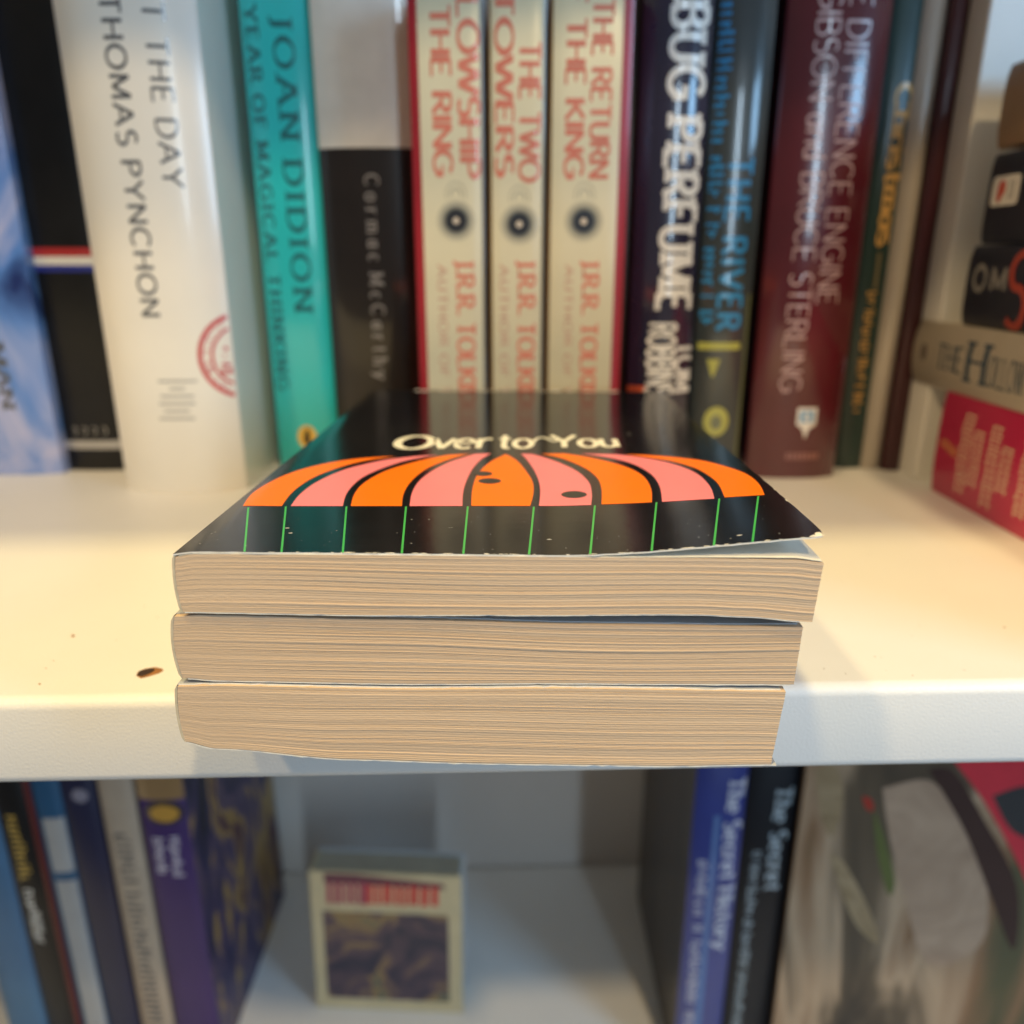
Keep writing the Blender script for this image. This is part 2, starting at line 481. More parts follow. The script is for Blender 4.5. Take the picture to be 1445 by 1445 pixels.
def page_block(parent, w, d, zt, zb, n, seed, slant=1.4, left=0.9):
    rnd = random.Random(seed)
    path = []
    for i in range(121): path.append((i / 120 * w, 0.0, 0, -1))
    for i in range(1, 41): path.append((w, d * i / 40, 1, 0))
    for i in range(1, 21): path.append((w * (1 - i / 20), d, 0, 1))
    for i in range(1, 12): path.append((0.0, d * (1 - i / 12), -1, 0))
    m = len(path)
    V, F, tint = [], [], []
    # ragged bundles of leaves: uneven heights, some standing proud or back, a few open gaps
    hs = [rnd.choice((.45, .6, .8, 1.0, 1.0, 1.3, 1.7)) * rnd.uniform(.8, 1.2) for _ in range(n)]
    tot = sum(hs); cum = [0]
    for h_ in hs: cum.append(cum[-1] + h_ / tot)
    pr, val = [], 0.0
    for k in range(n):
        val = val * 0.55 + rnd.gauss(0, 0.026)
        pr.append(val + rnd.gauss(0, 0.012))
    gaps = {k for k in range(1, n) if rnd.random() < .30}
    proud = {g + 1 for g in gaps if rnd.random() < .5}
    ph = [rnd.uniform(0, 6.28) for _ in range(n)]
    fr = [rnd.uniform(.02, .07) for _ in range(n)]
    tn = [1 + rnd.gauss(0, .032) for _ in range(n)]
    rows = []
    for k in range(n):
        a_, h_ = cum[k], hs[k] / tot
        rows.append((a_, k, 'g')); rows.append((a_ + h_ * .16, k, 'a')); rows.append((a_ + h_ * .5, k, 'm')); rows.append((a_ + h_ * .86, k, 'a'))
    rows.append((1.0, n - 1, 'a'))
    wig = [rnd.uniform(-.5, .5) for _ in range(6)]
    for (tk, k, kind) in rows:
        t = tk
        for (u, v, nx, ny) in path:
            uu = u / w
            tw = t + (0.030 * math.sin(uu * 5 + wig[0] * 3) + 0.016 * math.sin(uu * 11 + wig[1] * 6)) * math.sin(math.pi * t)
            amp = 0.30 + 0.70 * smooth(0.02, 0.30, uu)
            dsp = pr[k] * amp + 0.014 * math.sin(ph[k] + fr[k] * u) * amp
            if k in gaps: dsp -= 0.040 * amp * (0.6 + 0.4 * math.sin(ph[k] + u * .05))
            if k in proud: dsp += 0.04 * amp
            if kind == 'g': dsp -= 0.025 * amp + (0.05 * amp if k in gaps else 0)
            if kind == 'm': dsp += 0.012 * amp
            dsp += rnd.gauss(0, 0.005)
            if nx: dsp *= 2.6
            xx = u + slant * (t - .5) * uu
            bow = left * (1 - (2 * t - 1) ** 2)             # spine side bows outwards
            xx += -bow * (1 - smooth(0, .10, uu)) + .45 * (1 - uu)
            z0, z1 = zb(u, v), zt(u, v)
            V.append((xx + nx * dsp, v + ny * dsp, z0 + (z1 - z0) * tw))
            tint.append((tn[k] * (0.86 if kind == 'g' and k in gaps else (0.965 if kind == 'g' else 1.0))) * (1.04 if k in proud else 1))  # leaf tone, plus painted shade in gaps and a lit tone on proud leaves
    nr = len(rows)
    for r in range(nr - 1):
        for i in range(m):
            j = (i + 1) % m
            F.append((r * m + i, r * m + j, (r + 1) * m + j, (r + 1) * m + i))
    # top and bottom leaves
    def cap(r, rev):
        base = r * m
        front = list(range(0, 121)); 
        side = 40
        # strip front -> back by fan of quads over matching parameters
        back = [base + 120 + side + round((120 - i) / 120 * 20) for i in range(121)]
        for i in range(120):
            a, b_, c, d_ = base + i, base + i + 1, back[i + 1], back[i]
            f = (a, b_, c, d_) if c != d_ else (a, b_, c)
            F.append(f if rev else tuple(reversed(f)))
    cap(0, False); cap(nr - 1, True)
    o = mesh_obj('page_block', V, F, M['leaves'], parent, smooth=False)
    ca = o.data.color_attributes.new('leaf_tint_shade', 'FLOAT_COLOR', 'POINT')
    flat = []
    for t in tint: flat += [t, t, t, 1.0]
    ca.data.foreach_set('color', flat)
    o['kind'] = 'stuff'
    return o

def cover_sheet(name, parent, w, d, zf, th, m_face, m_edge, seed, u0=-0.4, nu=72, nv=60, jag=0.10, corner=0.0, v0=0.0):
    """thin card sheet whose top side follows zf(u, v); edges show the white core of the card"""
    rnd = random.Random(seed)
    V, F, fm = [], [], []
    jf = [rnd.gauss(0, jag) for _ in range(nu + 1)]; jr = [rnd.gauss(0, jag * .6) for _ in range(nv + 1)]; jb = [rnd.gauss(0, jag) for _ in range(nu + 1)]
    for side in (0, 1):
        for j in range(nv + 1):
            for i in range(nu + 1):
                u = u0 + (w - u0) * i / nu; v = v0 + (d - v0) * j / nv
                uu, vv = u, v
                if j == 0: vv += jf[i]
                if j == nv: vv += jb[i]
                if i == nu: uu += jr[j]
                if corner and i == nu and j == 0: uu -= corner; vv += corner
                V.append((uu, vv, zf(u, v) - (th if side else 0)))
    W = nu + 1; S = W * (nv + 1)
    for j in range(nv):
        for i in range(nu):
            a = j * W + i
            F.append((a, a + 1, a + W + 1, a + W)); fm.append(0)
            F.append((S + a, S + a + W, S + a + W + 1, S + a + 1)); fm.append(1)
    loop = [i for i in range(W)] + [j * W + nu for j in range(1, nv + 1)] + [nv * W + i for i in range(nu - 1, -1, -1)] + [j * W for j in range(nv - 1, 0, -1)]
    for a, b in zip(loop, loop[1:] + loop[:1]):
        i0 = len(V)
        V += [V[b], V[a], V[S + a], V[S + b]]
        F.append((i0, i0 + 1, i0 + 2, i0 + 3)); fm.append(1)
    o = mesh_obj(name, V, F, None, parent, mats=[m_face, m_edge], fmat=fm)
    for p in o.data.polygons: p.use_smooth = p.material_index == 0
    return o

def spine_strip(parent, d, zb, zt, left, m, th=0.45, x0=0.0):
    n = 14
    V, F = [], []
    for v in (0.0, d):
        for side in (0, 1):
            for i in range(n + 1):
                t = i / n
                x = x0 - left * (1 - (2 * t - 1) ** 2) - (th if side == 0 else 0) + 0.42
                if side == 0 and i in (0, n): x += th * .7
                V.append((x, v - (0.05 if v == 0 else -0.05), zb + (zt - zb) * t))
    k = 2 * (n + 1); W = n + 1
    for i in range(n):
        F.append((i, i + 1, k + i + 1, k + i)); F.append((W + i + 1, W + i, k + W + i, k + W + i + 1))
        F.append((i + 1, i, W + i, W + i + 1)); F.append((k + i, k + i + 1, k + W + i + 1, k + W + i))
    return mesh_obj('spine', V, F, m, parent, smooth=False)

M['spine_worn'] = mat('worn_spine_card', (0.58, 0.50, 0.36), 0.6, 0.15, 400)
BW, BD = 112.3, 178.0
# --- bottom book
b3 = tag(empty('paperback_book', (-62.6, 130.0, 0), R(-1.5)), 'bottom paperback of the three stacked at the shelf edge, resting on the shelf', 'book')
zb3 = lambda u, v: lerp_tab([(0, 4.3), (6, 2.9), (32, 0.95), (56, 0.5), (90, 0.55), (112.5, 1.3)], u) * (1 - .85 * smooth(8, 40, v)) + 0.30 * smooth(8, 40, v)
zt3 = lambda u, v: lerp_tab([(0, 16.2), (8, 16.5), (40, 16.2), (75, 16.9), (112.5, 16.8)], u)
page_block(b3, BW - .4, BD, zt3, lambda u, v: zb3(u, v), 42, 3, slant=1.2, left=.5)
cover_sheet('back_cover', b3, BW, BD, lambda u, v: zb3(u, v) + 0.02, 0.22, M['grey_card'], M['paper_core'], 31, u0=0.6, jag=.05)
cover_sheet('front_cover', b3, BW - .6, BD, lambda u, v: zt3(u, v) + 0.24, 0.22, M['grey_card'], M['paper_core'], 32, u0=0.2, jag=.09, v0=.5)
spine_strip(b3, BD, 4.4, 16.4, .5, M['spine_worn'])
# --- middle book
b2 = tag(empty('paperback_book', (-61.6, 130.5, 0), R(-1.45)), 'middle paperback of the three stacked at the shelf edge, with tan page edges', 'book')
zb2 = lambda u, v: lerp_tab([(0, 17.4), (8, 17.0), (40, 16.8), (75, 17.4), (113, 17.7)], u)
zt2 = lambda u, v: lerp_tab([(0, 30.2), (5, 30.6), (40, 30.05), (75, 29.4), (98, 29.3), (113, 29.5)], u) + .7 * smooth(5, 60, v) * smooth(20, 80, u)
page_block(b2, BW + .9, BD, zt2, lambda u, v: zb2(u, v) + .28, 40, 2, slant=.4, left=.75)
cover_sheet('back_cover', b2, BW + .3, BD, lambda u, v: zb2(u, v) + 0.26, 0.22, M['grey_card'], M['paper_core'], 21, u0=1.4, jag=.05)
cover_sheet('front_cover', b2, BW + .4, BD, lambda u, v: zt2(u, v) + 0.24, 0.22, M['grey_card'], M['grey_card'], 22, u0=0.4, jag=.05, v0=1.1)  # edge grey instead of white: shade of the gap put into the colour
spine_strip(b2, BD, 17.6, 30.3, .75, M['spine_worn'])
# --- top book with the black cover
B1X, B1Y, B1A = -59.6, 129.9, R(-1.6)
b1 = tag(empty('paperback_book', (B1X, B1Y, 0), B1A), 'top paperback of the front stack, glossy black cover with orange and pink striped canopy', 'book')
zb1 = lambda u, v: lerp_tab([(0, 31.2), (30, 31.0), (58, 31.35), (92, 31.9), (101, 31.6), (113, 30.7)], u)
zt1 = lambda u, v: lerp_tab([(0, 42.0), (4, 42.6), (50, 42.7), (95, 42.7), (108, 42.6), (113, 42.1)], u)
page_block(b1, BW + .6, BD, zt1, lambda u, v: zb1(u, v) + .24, 33, 1, slant=.7, left=.5)
cover_sheet('back_cover', b1, BW - 2.0, BD, lambda u, v: zb1(u, v) + 0.22, 0.20, M['grey_card'], M['paper_core'], 11, u0=0.8, jag=.04)
def zcov(u, v):
    lift = 3.2 * smooth(66, 128, u) ** 1.0 * (1.45 - .45 * smooth(0, 120, v)) * (1 - smooth(-10, 175, v))
    edge = -0.5 * (1 - smooth(-.4, 4, u))
    return 43.05 + lift * 1.0 + edge
cov = cover_sheet('front_cover', b1, BW + .9, BD, zcov, 0.28, M['black_gloss'], M['paper_core'], 12, u0=0.1, jag=.07, corner=.5)
spine_strip(b1, BD, 31.4, 42.5, .5, M['spine_worn'])
M['inner_page'] = mat('first_page', (0.74, 0.72, 0.64), 0.85, 0.05, 200)
cover_sheet('first_page', b1, BW + .7, BD - .2, lambda u, v: zt1(u, v) + .10 + .40 * smooth(70, 118, u) * (1 - smooth(0, 150, v)) * (1 - .35 * smooth(109, 113, u)), .09, M['inner_page'], M['inner_page'], 13, u0=1.0, jag=.03)

# printed artwork: photo pixels -> points on the cover
def cover_uv(px, py):
    rx, ry, rz = ray(px, py)
    z = 43.05
    for _ in range(12):
        k = (z - CAM_H) / rz
        x, y = rx * k - B1X, ry * k - B1Y
        u = x * math.cos(-B1A) - y * math.sin(-B1A); v = x * math.sin(-B1A) + y * math.cos(-B1A)
        z = zcov(u, v)
    return u, v
def z5(p): return (220 + p[0] / 2.89, 520 + p[1] / 2.89)
def z6(p): return (680 + p[0] / 2.89, 520 + p[1] / 2.89)
def z8(p): return (520 + p[0] / 3.803, 590 + p[1] / 3.803)
def catmull(pts, n=6):
    P = [pts[0]] + list(pts) + [pts[-1]]
    out = []
    for i in range(1, len(P) - 2):
        p0, p1, p2, p3 = P[i - 1], P[i], P[i + 1], P[i + 2]
        for k in range(n):
            t = k / n
            out.append(tuple(.5 * (2 * p1[c] + (p2[c] - p0[c]) * t + (2 * p0[c] - 5 * p1[c] + 4 * p2[c] - p3[c]) * t * t + (3 * p1[c] - p0[c] - 3 * p2[c] + p3[c]) * t ** 3) for c in (0, 1)))
    out.append(pts[-1])
    return out
def resample(pts, n):
    L = [0]
    for a, b in zip(pts, pts[1:]): L.append(L[-1] + math.hypot(b[0] - a[0], b[1] - a[1]))
    out, j = [], 0
    for i in range(n + 1):
        t = L[-1] * i / n
        while j < len(L) - 2 and L[j + 1] < t: j += 1
        k = (t - L[j]) / ((L[j + 1] - L[j]) or 1)
        out.append((pts[j][0] + (pts[j + 1][0] - pts[j][0]) * k, pts[j][1] + (pts[j + 1][1] - pts[j][1]) * k))
    return out
def gore(left, right, zz, m):
    A = resample(catmull([cover_uv(*zz(p)) for p in left]), 26)
    B = resample(catmull([cover_uv(*zz(p)) for p in right]), 26)
    V, F, nx = [], [], 8
    for a, b in zip(A, B):
        for i in range(nx + 1):
            u, v = a[0] + (b[0] - a[0]) * i / nx, a[1] + (b[1] - a[1]) * i / nx
            V.append((u, v, zcov(u, v) + 0.05))
    for j in range(26):
        for i in range(nx):
            q = j * (nx + 1) + i
            F.append((q, q + 1, q + nx + 2, q + nx + 1))
    o = mesh_obj('printed_canopy_panel', V, F, m, cov, smooth=True)
    return o
gore([(355, 560), (395, 507), (480, 455), (580, 415), (700, 385), (820, 367), (930, 359)], [(513, 560), (560, 500), (640, 445), (740, 405), (830, 380), (910, 366), (980, 358)], z5, M['orange'])
gore([(550, 560), (590, 510), (660, 460), (760, 415), (850, 390), (950, 370), (1060, 357)], [(762, 560), (780, 505), (830, 452), (900, 415), (1000, 380), (1090, 361), (1150, 351)], z5, M['pink'])
gore([(795, 560), (810, 510), (850, 465), (930, 420), (1020, 390), (1120, 365), (1190, 352)], [(1003, 560), (1010, 510), (1040, 460), (1100, 410), (1180, 375), (1245, 355), (1285, 347)], z5, M['orange'])
gore([(1035, 560), (1045, 505), (1075, 457), (1130, 415), (1200, 380), (1262, 360), (1300, 348)], [(1250, 560), (1252, 510), (1265, 460), (1290, 410), (1320, 375), (1345, 357), (1366, 346)], z5, M['pink'])
gore([(552, 470), (556, 390), (575, 320), (610, 270), (660, 230), (700, 210), (735, 193)], [(868, 470), (885, 400), (880, 340), (850, 290), (810, 240), (775, 212), (737, 193)], z8, M['orange'])
gore([(915, 470), (922, 400), (915, 340), (890, 280), (855, 228), (835, 205), (818, 190)], [(1195, 465), (1198, 400), (1180, 340), (1120, 285), (1040, 245), (950, 212), (880, 193)], z8, M['pink'])
gore([(488, 553), (488, 490), (470, 445), (420, 405), (340, 370), (285, 355), (240, 347)], [(693, 545), (690, 490), (660, 440), (600, 405), (520, 380), (420, 358), (335, 346)], z6, M['orange'])
gore([(735, 543), (725, 480), (690, 430), (620, 390), (540, 367), (470, 355), (400, 346)], [(948, 530), (930, 480), (880, 430), (800, 395), (700, 370), (600, 355), (540, 349)], z6, M['pink'])
gore([(990, 525), (960, 465), (900, 420), (840, 395), (760, 375), (650, 358), (580, 350)], [(1153, 515), (1130, 470), (1080, 430), (1000, 400), (900, 375), (780, 360), (660, 351)], z6, M['orange'])
def on_cover(name, polys, m, lift, parent=cov):
    V, F = [], []
    for pts, k in polys:
        i0 = len(V)
        for u, v in pts: V.append((u, v, zcov(u, v) + lift + .006 * k))
        F.append(tuple(range(i0, len(V))))
    return mesh_obj(name, V, F, m, parent)
for (a, b, zz) in [((377, 566), (361, 752), z5), ((530, 562), (512, 752), z5), ((777, 562), (762, 752), z5), ((1020, 562), (1003, 752), z5), ((1272, 562), (1254, 752), z5),
                   ((212, 563), (193, 752), z6), ((461, 558), (442, 752), z6), ((712, 545), (692, 746), z6), ((968, 530), (946, 722), z6), ((1127, 520), (1103, 712), z6)]:
    pa, pb = cover_uv(*zz(a)), cover_uv(*zz(b))
    kk = (pa[1] - .06) / (pa[1] - pb[1])
    pb = (pa[0] + (pb[0] - pa[0]) * kk, .06)
    n = 10; h = .19
    polys = []
    for i in range(n):
        k0, k1 = i / n, (i + 1) / n
        q = lambda k, s: (pa[0] + (pb[0] - pa[0]) * k + s * h, pa[1] + (pb[1] - pa[1]) * k)
        polys.append(([q(k0, -1), q(k0, 1), q(k1, 1), q(k1, -1)], 0))
    on_cover('printed_cord', polys, M['green_line'], .05)
for (c, rx, ry) in (((650, 337), 62, 15), ((615, 298), 50, 13), ((1103, 410), 69, 19)):
    e = [cover_uv(*z8(p)) for p in ellipse(*c, rx, ry, 24)]
    on_cover('printed_dot', [(e, 0)], M['cover_black'], .09)
# rib between the dark dot and the left seam
# title lettering
def cover_text(s, xa, xb, ybase, ycap, thick, thin, serif=True, track=.06):
    polys, w = text_polys(s, thick, thin, serif, track)
    out = []
    for pts, k in polys:
        q = []
        for x, y in pts:
            f = x / w
            px_, py_ = xa + (xb - xa) * f, ybase[0] + (ybase[1] - ybase[0]) * f
            cx_, cy_ = px_, ycap[0] + (ycap[1] - ycap[0]) * f
            b0, b1 = cover_uv(*z8((px_, py_))), cover_uv(*z8((cx_, cy_)))
            q.append((b0[0] + .0 * y, b0[1] + (b1[1] - b0[1]) * y))
        out.append((q, k))
    return out
lt = cover_text('O', 128, 325, (163, 163), (95, 95), .20, .09, False)
lt += cover_text('ver', 335, 655, (161, 159), (86, 86), .16, .10, False)
lt += cover_text('to', 692, 882, (160, 158), (86, 88), .16, .10, False)
lt += cover_text('You', 985, 1352, (156, 152), (92, 90), .17, .11, False)
sw = [cover_uv(*z8(p)) for p in catmull([(888, 126), (905, 109), (940, 104), (975, 117), (1000, 124), (1025, 112)], 6)]
L_, R_ = ribbon(sw, .9, 1.1)
lt += [([L_[i], L_[i + 1], R_[i + 1], R_[i]], 7) for i in range(len(sw) - 1)]
on_cover('title_lettering', lt, M['cover_cream'], .05)
# wear: chips in the black film along the edges, dust and small scuffs
rnd = random.Random(77)
chips = []
def chip(u, v, a, b):
    n = 7
    ang = rnd.uniform(0, 6.28)
    chips.append(([(u + a * rnd.uniform(.6, 1.2) * math.cos(ang + 6.283 * i / n), max(.02, v + b * rnd.uniform(.6, 1.2) * math.sin(ang + 6.283 * i / n))) for i in range(n)], len(chips) % 5))
for _ in range(46):
    u = rnd.choice((rnd.uniform(12, 110), rnd.gauss(45, 9), rnd.gauss(92, 10)))
    if 1 < u < 110: chip(u, rnd.uniform(.03, .22), rnd.uniform(.25, 1.0), rnd.uniform(.08, .28))
for _ in range(5): chip(BW + .9 - rnd.uniform(.0, .35), rnd.uniform(2, 170), rnd.uniform(.06, .15), rnd.uniform(.4, 1.6))
chip(112.4, 1.4, .7, 1.1); chip(111.6, .5, 1.3, .5)
for _ in range(60):
    u = rnd.uniform(16, 98)
    chip(u, BD - rnd.uniform(.2, 1.6), rnd.uniform(.4, 1.8), rnd.uniform(.4, 1.6))
on_cover('edge_chips', chips, M['paper_core'], .035)['kind'] = 'stuff'
chips = []
for _ in range(70): 
    s_ = rnd.uniform(.05, .13); chip(rnd.uniform(3, 110), rnd.uniform(1, 20) if rnd.random() < .7 else rnd.uniform(20, 170), s_ * rnd.uniform(1, 2.2), s_)
for (px, py) in ((775, 761), (1044, 755), (888, 612), (405, 745), (410, 752)): 
    u, v = cover_uv(px, py); chip(u, v, .55, .32)
M['dust'] = mat('pale_scuff', (0.42, 0.42, 0.42), 0.8, 0.2, 400)
on_cover('scuff_specks', chips, M['dust'], .03)['kind'] = 'stuff'

# ================================================================== the row of books at the back
def c(name, col, rough=.45, coat=0.5, **k):
    if name not in M: M[name] = mat(name, col, rough, coat=coat, **k)
    return M[name]
ink_grey = c('grey_ink', (0.10, 0.10, 0.105), .5)
red_ink = c('red_ink', (0.50, 0.030, 0.035), .5)
white_ink = c('white_ink', (0.80, 0.77, 0.70), .5)

# cloud book at the far left
M['cloud'] = blotch('cloudy_blue_jacket', [(0.28, (0.008, 0.025, 0.13)), (0.40, (0.10, 0.24, 0.58)), (0.50, (0.34, 0.40, 0.66)), (0.62, (0.60, 0.56, 0.70))], 16, .3, (1.4, 1, .9), 1.2, .6)
bk = Book('standing_book', 'glossy hardback with a cloudy blue and white jacket', 'book', X_at(0, 668, 342) - 34, X_at(88, 668, 342), 340, 240, 150, M['cloud'], bulge=3)
bk.text('spine_lettering', 'MAN', ink_grey, 485, 575, -4, 13, prefix='', thick=.2, thin=.12, serif=True)
# black book with the tricolour stripes
M['blackcloth'] = mat('black_jacket', (0.009, 0.009, 0.010), .35, .2, 80, coat=.05, coat_rough=.3, spec=.3)
Y = 348
xa, xb = X_at(88, 668, Y), X_at(172, 668, Y)
bk = Book('standing_book', 'black hardback with red, white and blue stripes across its spine', 'book', xa + .6, xb + 5, Y, 236, 150, M['blackcloth'], bulge=2.2)
def zrow(b_, px, py): return b_.st(px, py)[1]
t2 = bk.t / 2
for y0_, y1_, m_ in ((349, 361.5, c('stripe_red', (0.42, 0.02, 0.02))), (361.5, 373.5, white_ink), (373.5, 383, c('stripe_blue', (0.02, 0.03, 0.26)))):
    bk.band('stripe', m_, -t2 + .1, t2 - .1, zrow(bk, 85, y1_), zrow(bk, 85, y0_))
silver = c('silver_foil', (0.42, 0.40, 0.37), .35, metal=.3)
bk.band('silver_band', silver, -t2 + .6, t2 - .4, zrow(bk, 130, 633), zrow(bk, 130, 621))
for k in range(4):
    px = 105 + k * 14
    s_, t_ = bk.st(px, 607)
    pts = [(s_ + x, t_ + y) for x, y in arc(0, 0, 1.1, 1.6, 120, -100, 10)]
    L_, R_ = ribbon(pts, .45, .45)
    bk.patch('emblem', [([L_[i], L_[i + 1], R_[i + 1], R_[i]], 0) for i in range(len(pts) - 1)], silver)

# thick white hardback
M['whitejacket'] = mat('white_jacket', (0.87, 0.82, 0.72), .33, .02, 40, coat=.5, coat_rough=.15)
Y = 312
xa, xb = X_at(180, 660, 322), X_at(347, 640, 322)
bk = Book('standing_book', 'thick white hardback with grey lettering and a red round seal', 'book', xa, xb, Y, 243, 165, M['whitejacket'], bulge=7.5, power=2.6, board=3)
bk.text('title_lettering', 'DAY', ink_grey, 166, 263, 223, 250, prefix='AGAINST THE ', thick=.13, thin=.11, track=.2, pym=200)
bk.text('author_lettering', 'PYNCHON', ink_grey, 226, 446, 186, 212, prefix='THOMAS ', thick=.15, thin=.13, track=.2, pym=335)
cx_, ct_ = bk.st(341, 505)
seal = []
rad = 17.6
for r0, r1 in ((.90, 1.0), (.68, .74)):
    for i in range(48):
        a0, a1 = 2 * math.pi * i / 48, 2 * math.pi * (i + 1) / 48
        seal.append(([(cx_ + rad * r * math.cos(a), ct_ + rad * r * math.sin(a)) for r, a in ((r0, a0), (r1, a0), (r1, a1), (r0, a1))], 0))
rs = random.Random(5)
for i in range(90):
    a = rs.uniform(1.7, 4.6)
    rr = rad * (rs.uniform(.12, .62) if i < 44 else rs.uniform(.78, .88))
    u, v = cx_ + rr * math.cos(a), ct_ + rr * math.sin(a)
    ln, an, wd = rs.uniform(1.2, 4.4) if i < 44 else 1.2, rs.uniform(0, 3.14), rs.uniform(.4, 1.1) if i < 44 else .3
    dx, dy = math.cos(an), math.sin(an)
    seal.append(([(u - dx * ln / 2, v - dy * ln / 2), (u + dy * wd, v - dx * wd), (u + dx * ln / 2, v + dy * ln / 2), (u - dy * wd, v + dx * wd)], 1 + i % 4))
seal = [(p, k) for p, k in seal if max(q[0] for q in p) < bk.t / 2 - .3]
bk.patch('red_seal', seal, c('seal_red', (0.55, 0.06, 0.06), .5))
for k in range(6):
    s_, t_ = bk.st(250, 536 + k * 10.5)
    w_ = (7.5, 3, 6.5, 7, 5, 7)[k]
    bk.patch('imprint_line', [([(s_ - w_, t_), (s_ + w_, t_), (s_ + w_, t_ - .9), (s_ - w_, t_ - .9)], 0)], c('soft_grey_ink', (0.40, 0.38, 0.34)))

# turquoise book
M['teal'] = mat('turquoise_jacket', (0.020, 0.56, 0.53), .3, .05, 30, coat=.8, coat_rough=.12)
Y = 344
bk = Book('standing_book', 'turquoise hardback with dark lettering and a small yellow oval at its foot', 'book', X_at(384, 560, Y) + .3, X_at(472, 560, Y), Y, 218, 140, M['teal'], bulge=2.8)
dk_teal = c('dark_teal_ink', (0.010, 0.13, 0.13), .4)
bk.text('title_lettering', 'MAGICAL THINKING', dk_teal, 200, 549, 376, 393, prefix='THE YEAR OF ', thick=.2, thin=.11, serif=True, track=.32, pym=375)
bk.text('author_lettering', 'DIDION', dk_teal, 227, 438, 408, 434, prefix='JOAN ', thick=.17, thin=.08, serif=True, track=.3, pym=330)
s_, t_ = bk.st(434, 616)
ylw = c('yellow_print', (0.75, 0.45, 0.06))
em = bk.patch('publisher_oval', [(ellipse(s_, t_, 4.2, 5.2), 0)], ylw)
bk.patch('oval_mark', [(ellipse(s_ - .1, t_ - .6, 1.5, 3.0), 0), (ellipse(s_ + .2, t_ + 2.6, 1.0, 1.1), 1)], M['blackcloth'], .2)

# black hardback with a white top
M['mcblack'] = mat('dark_brown_jacket', (0.016, 0.012, 0.011), .35, .15, 60, coat=.75, coat_rough=.10, spec=.25)
Y = 340
bk = Book('standing_book', 'black hardback with a white band above small spaced white lettering', 'book', X_at(472, 560, 344) + .6, X_at(600, 540, 330) + 1.2, Y, 232, 150, M['mcblack'], bulge=4.0, power=3.4)
bk.band('white_band', c('white_print', (0.80, 0.76, 0.68), .3), -bk.t / 2 + .05, bk.t / 2 - .05, zrow(bk, 520, 208), bk.h - .6, n=24)
bk.text('author_lettering', 'Cormac McCarthy', c('pale_grey_ink', (0.30, 0.285, 0.28)), 246, 533, 522, 541, thick=.15, thin=.08, serif=True, track=.5, pym=390)

# three matching cream paperbacks
M['cream'] = mat('cream_spine', (0.72, 0.66, 0.45), .4, .04, 50, coat=.2, coat_rough=.2)
M['crimson'] = mat('crimson_cover', (0.36, 0.018, 0.030), .35, .08, 60, coat=.3, coat_rough=.15)
coral = c('coral_ink', (0.72, 0.21, 0.13), .5)
coral_soft = c('soft_coral_ink', (0.62, 0.38, 0.26), .5)
Y = 310.6
halo = [c('halo_a', (0.54, 0.50, 0.35)), c('halo_b', (0.40, 0.38, 0.28)), c('halo_c', (0.20, 0.20, 0.16)), c('eye_black', (0.012, 0.013, 0.016), .4), c('eye_cream', (0.72, 0.62, 0.48))]
specs = [
 ('RING', 'cream paperback with a red cover edge, next to the black hardback, title ending RING', 584, 683.5, ('SHIP', 'THE FELLOW', 250, 649, 677), ('RING', 'OF THE ', 246, 612, 638), (643.8, 311), (646, 670, 638), (620, 632), 'L', (136, 130)),
 ('TOWERS', 'cream paperback between two matching ones, title reading TWO TOWERS', 690.5, 768, ('TWO', 'THE ', 255, 733, 761), ('ERS', 'TOW', 247, 700, 724), (732.8, 316), (731, 754, 723), (706, 717), None, (158, 143)),
 ('KING', 'cream paperback with a red cover edge, title ending KING', 773.5, 884, ('RETURN', 'THE ', 251, 832, 859), ('KING', 'OF THE ', 250, 797, 823), (823.6, 312), (820, 842, 813), (796, 806), 'R', (96, 140)),
]
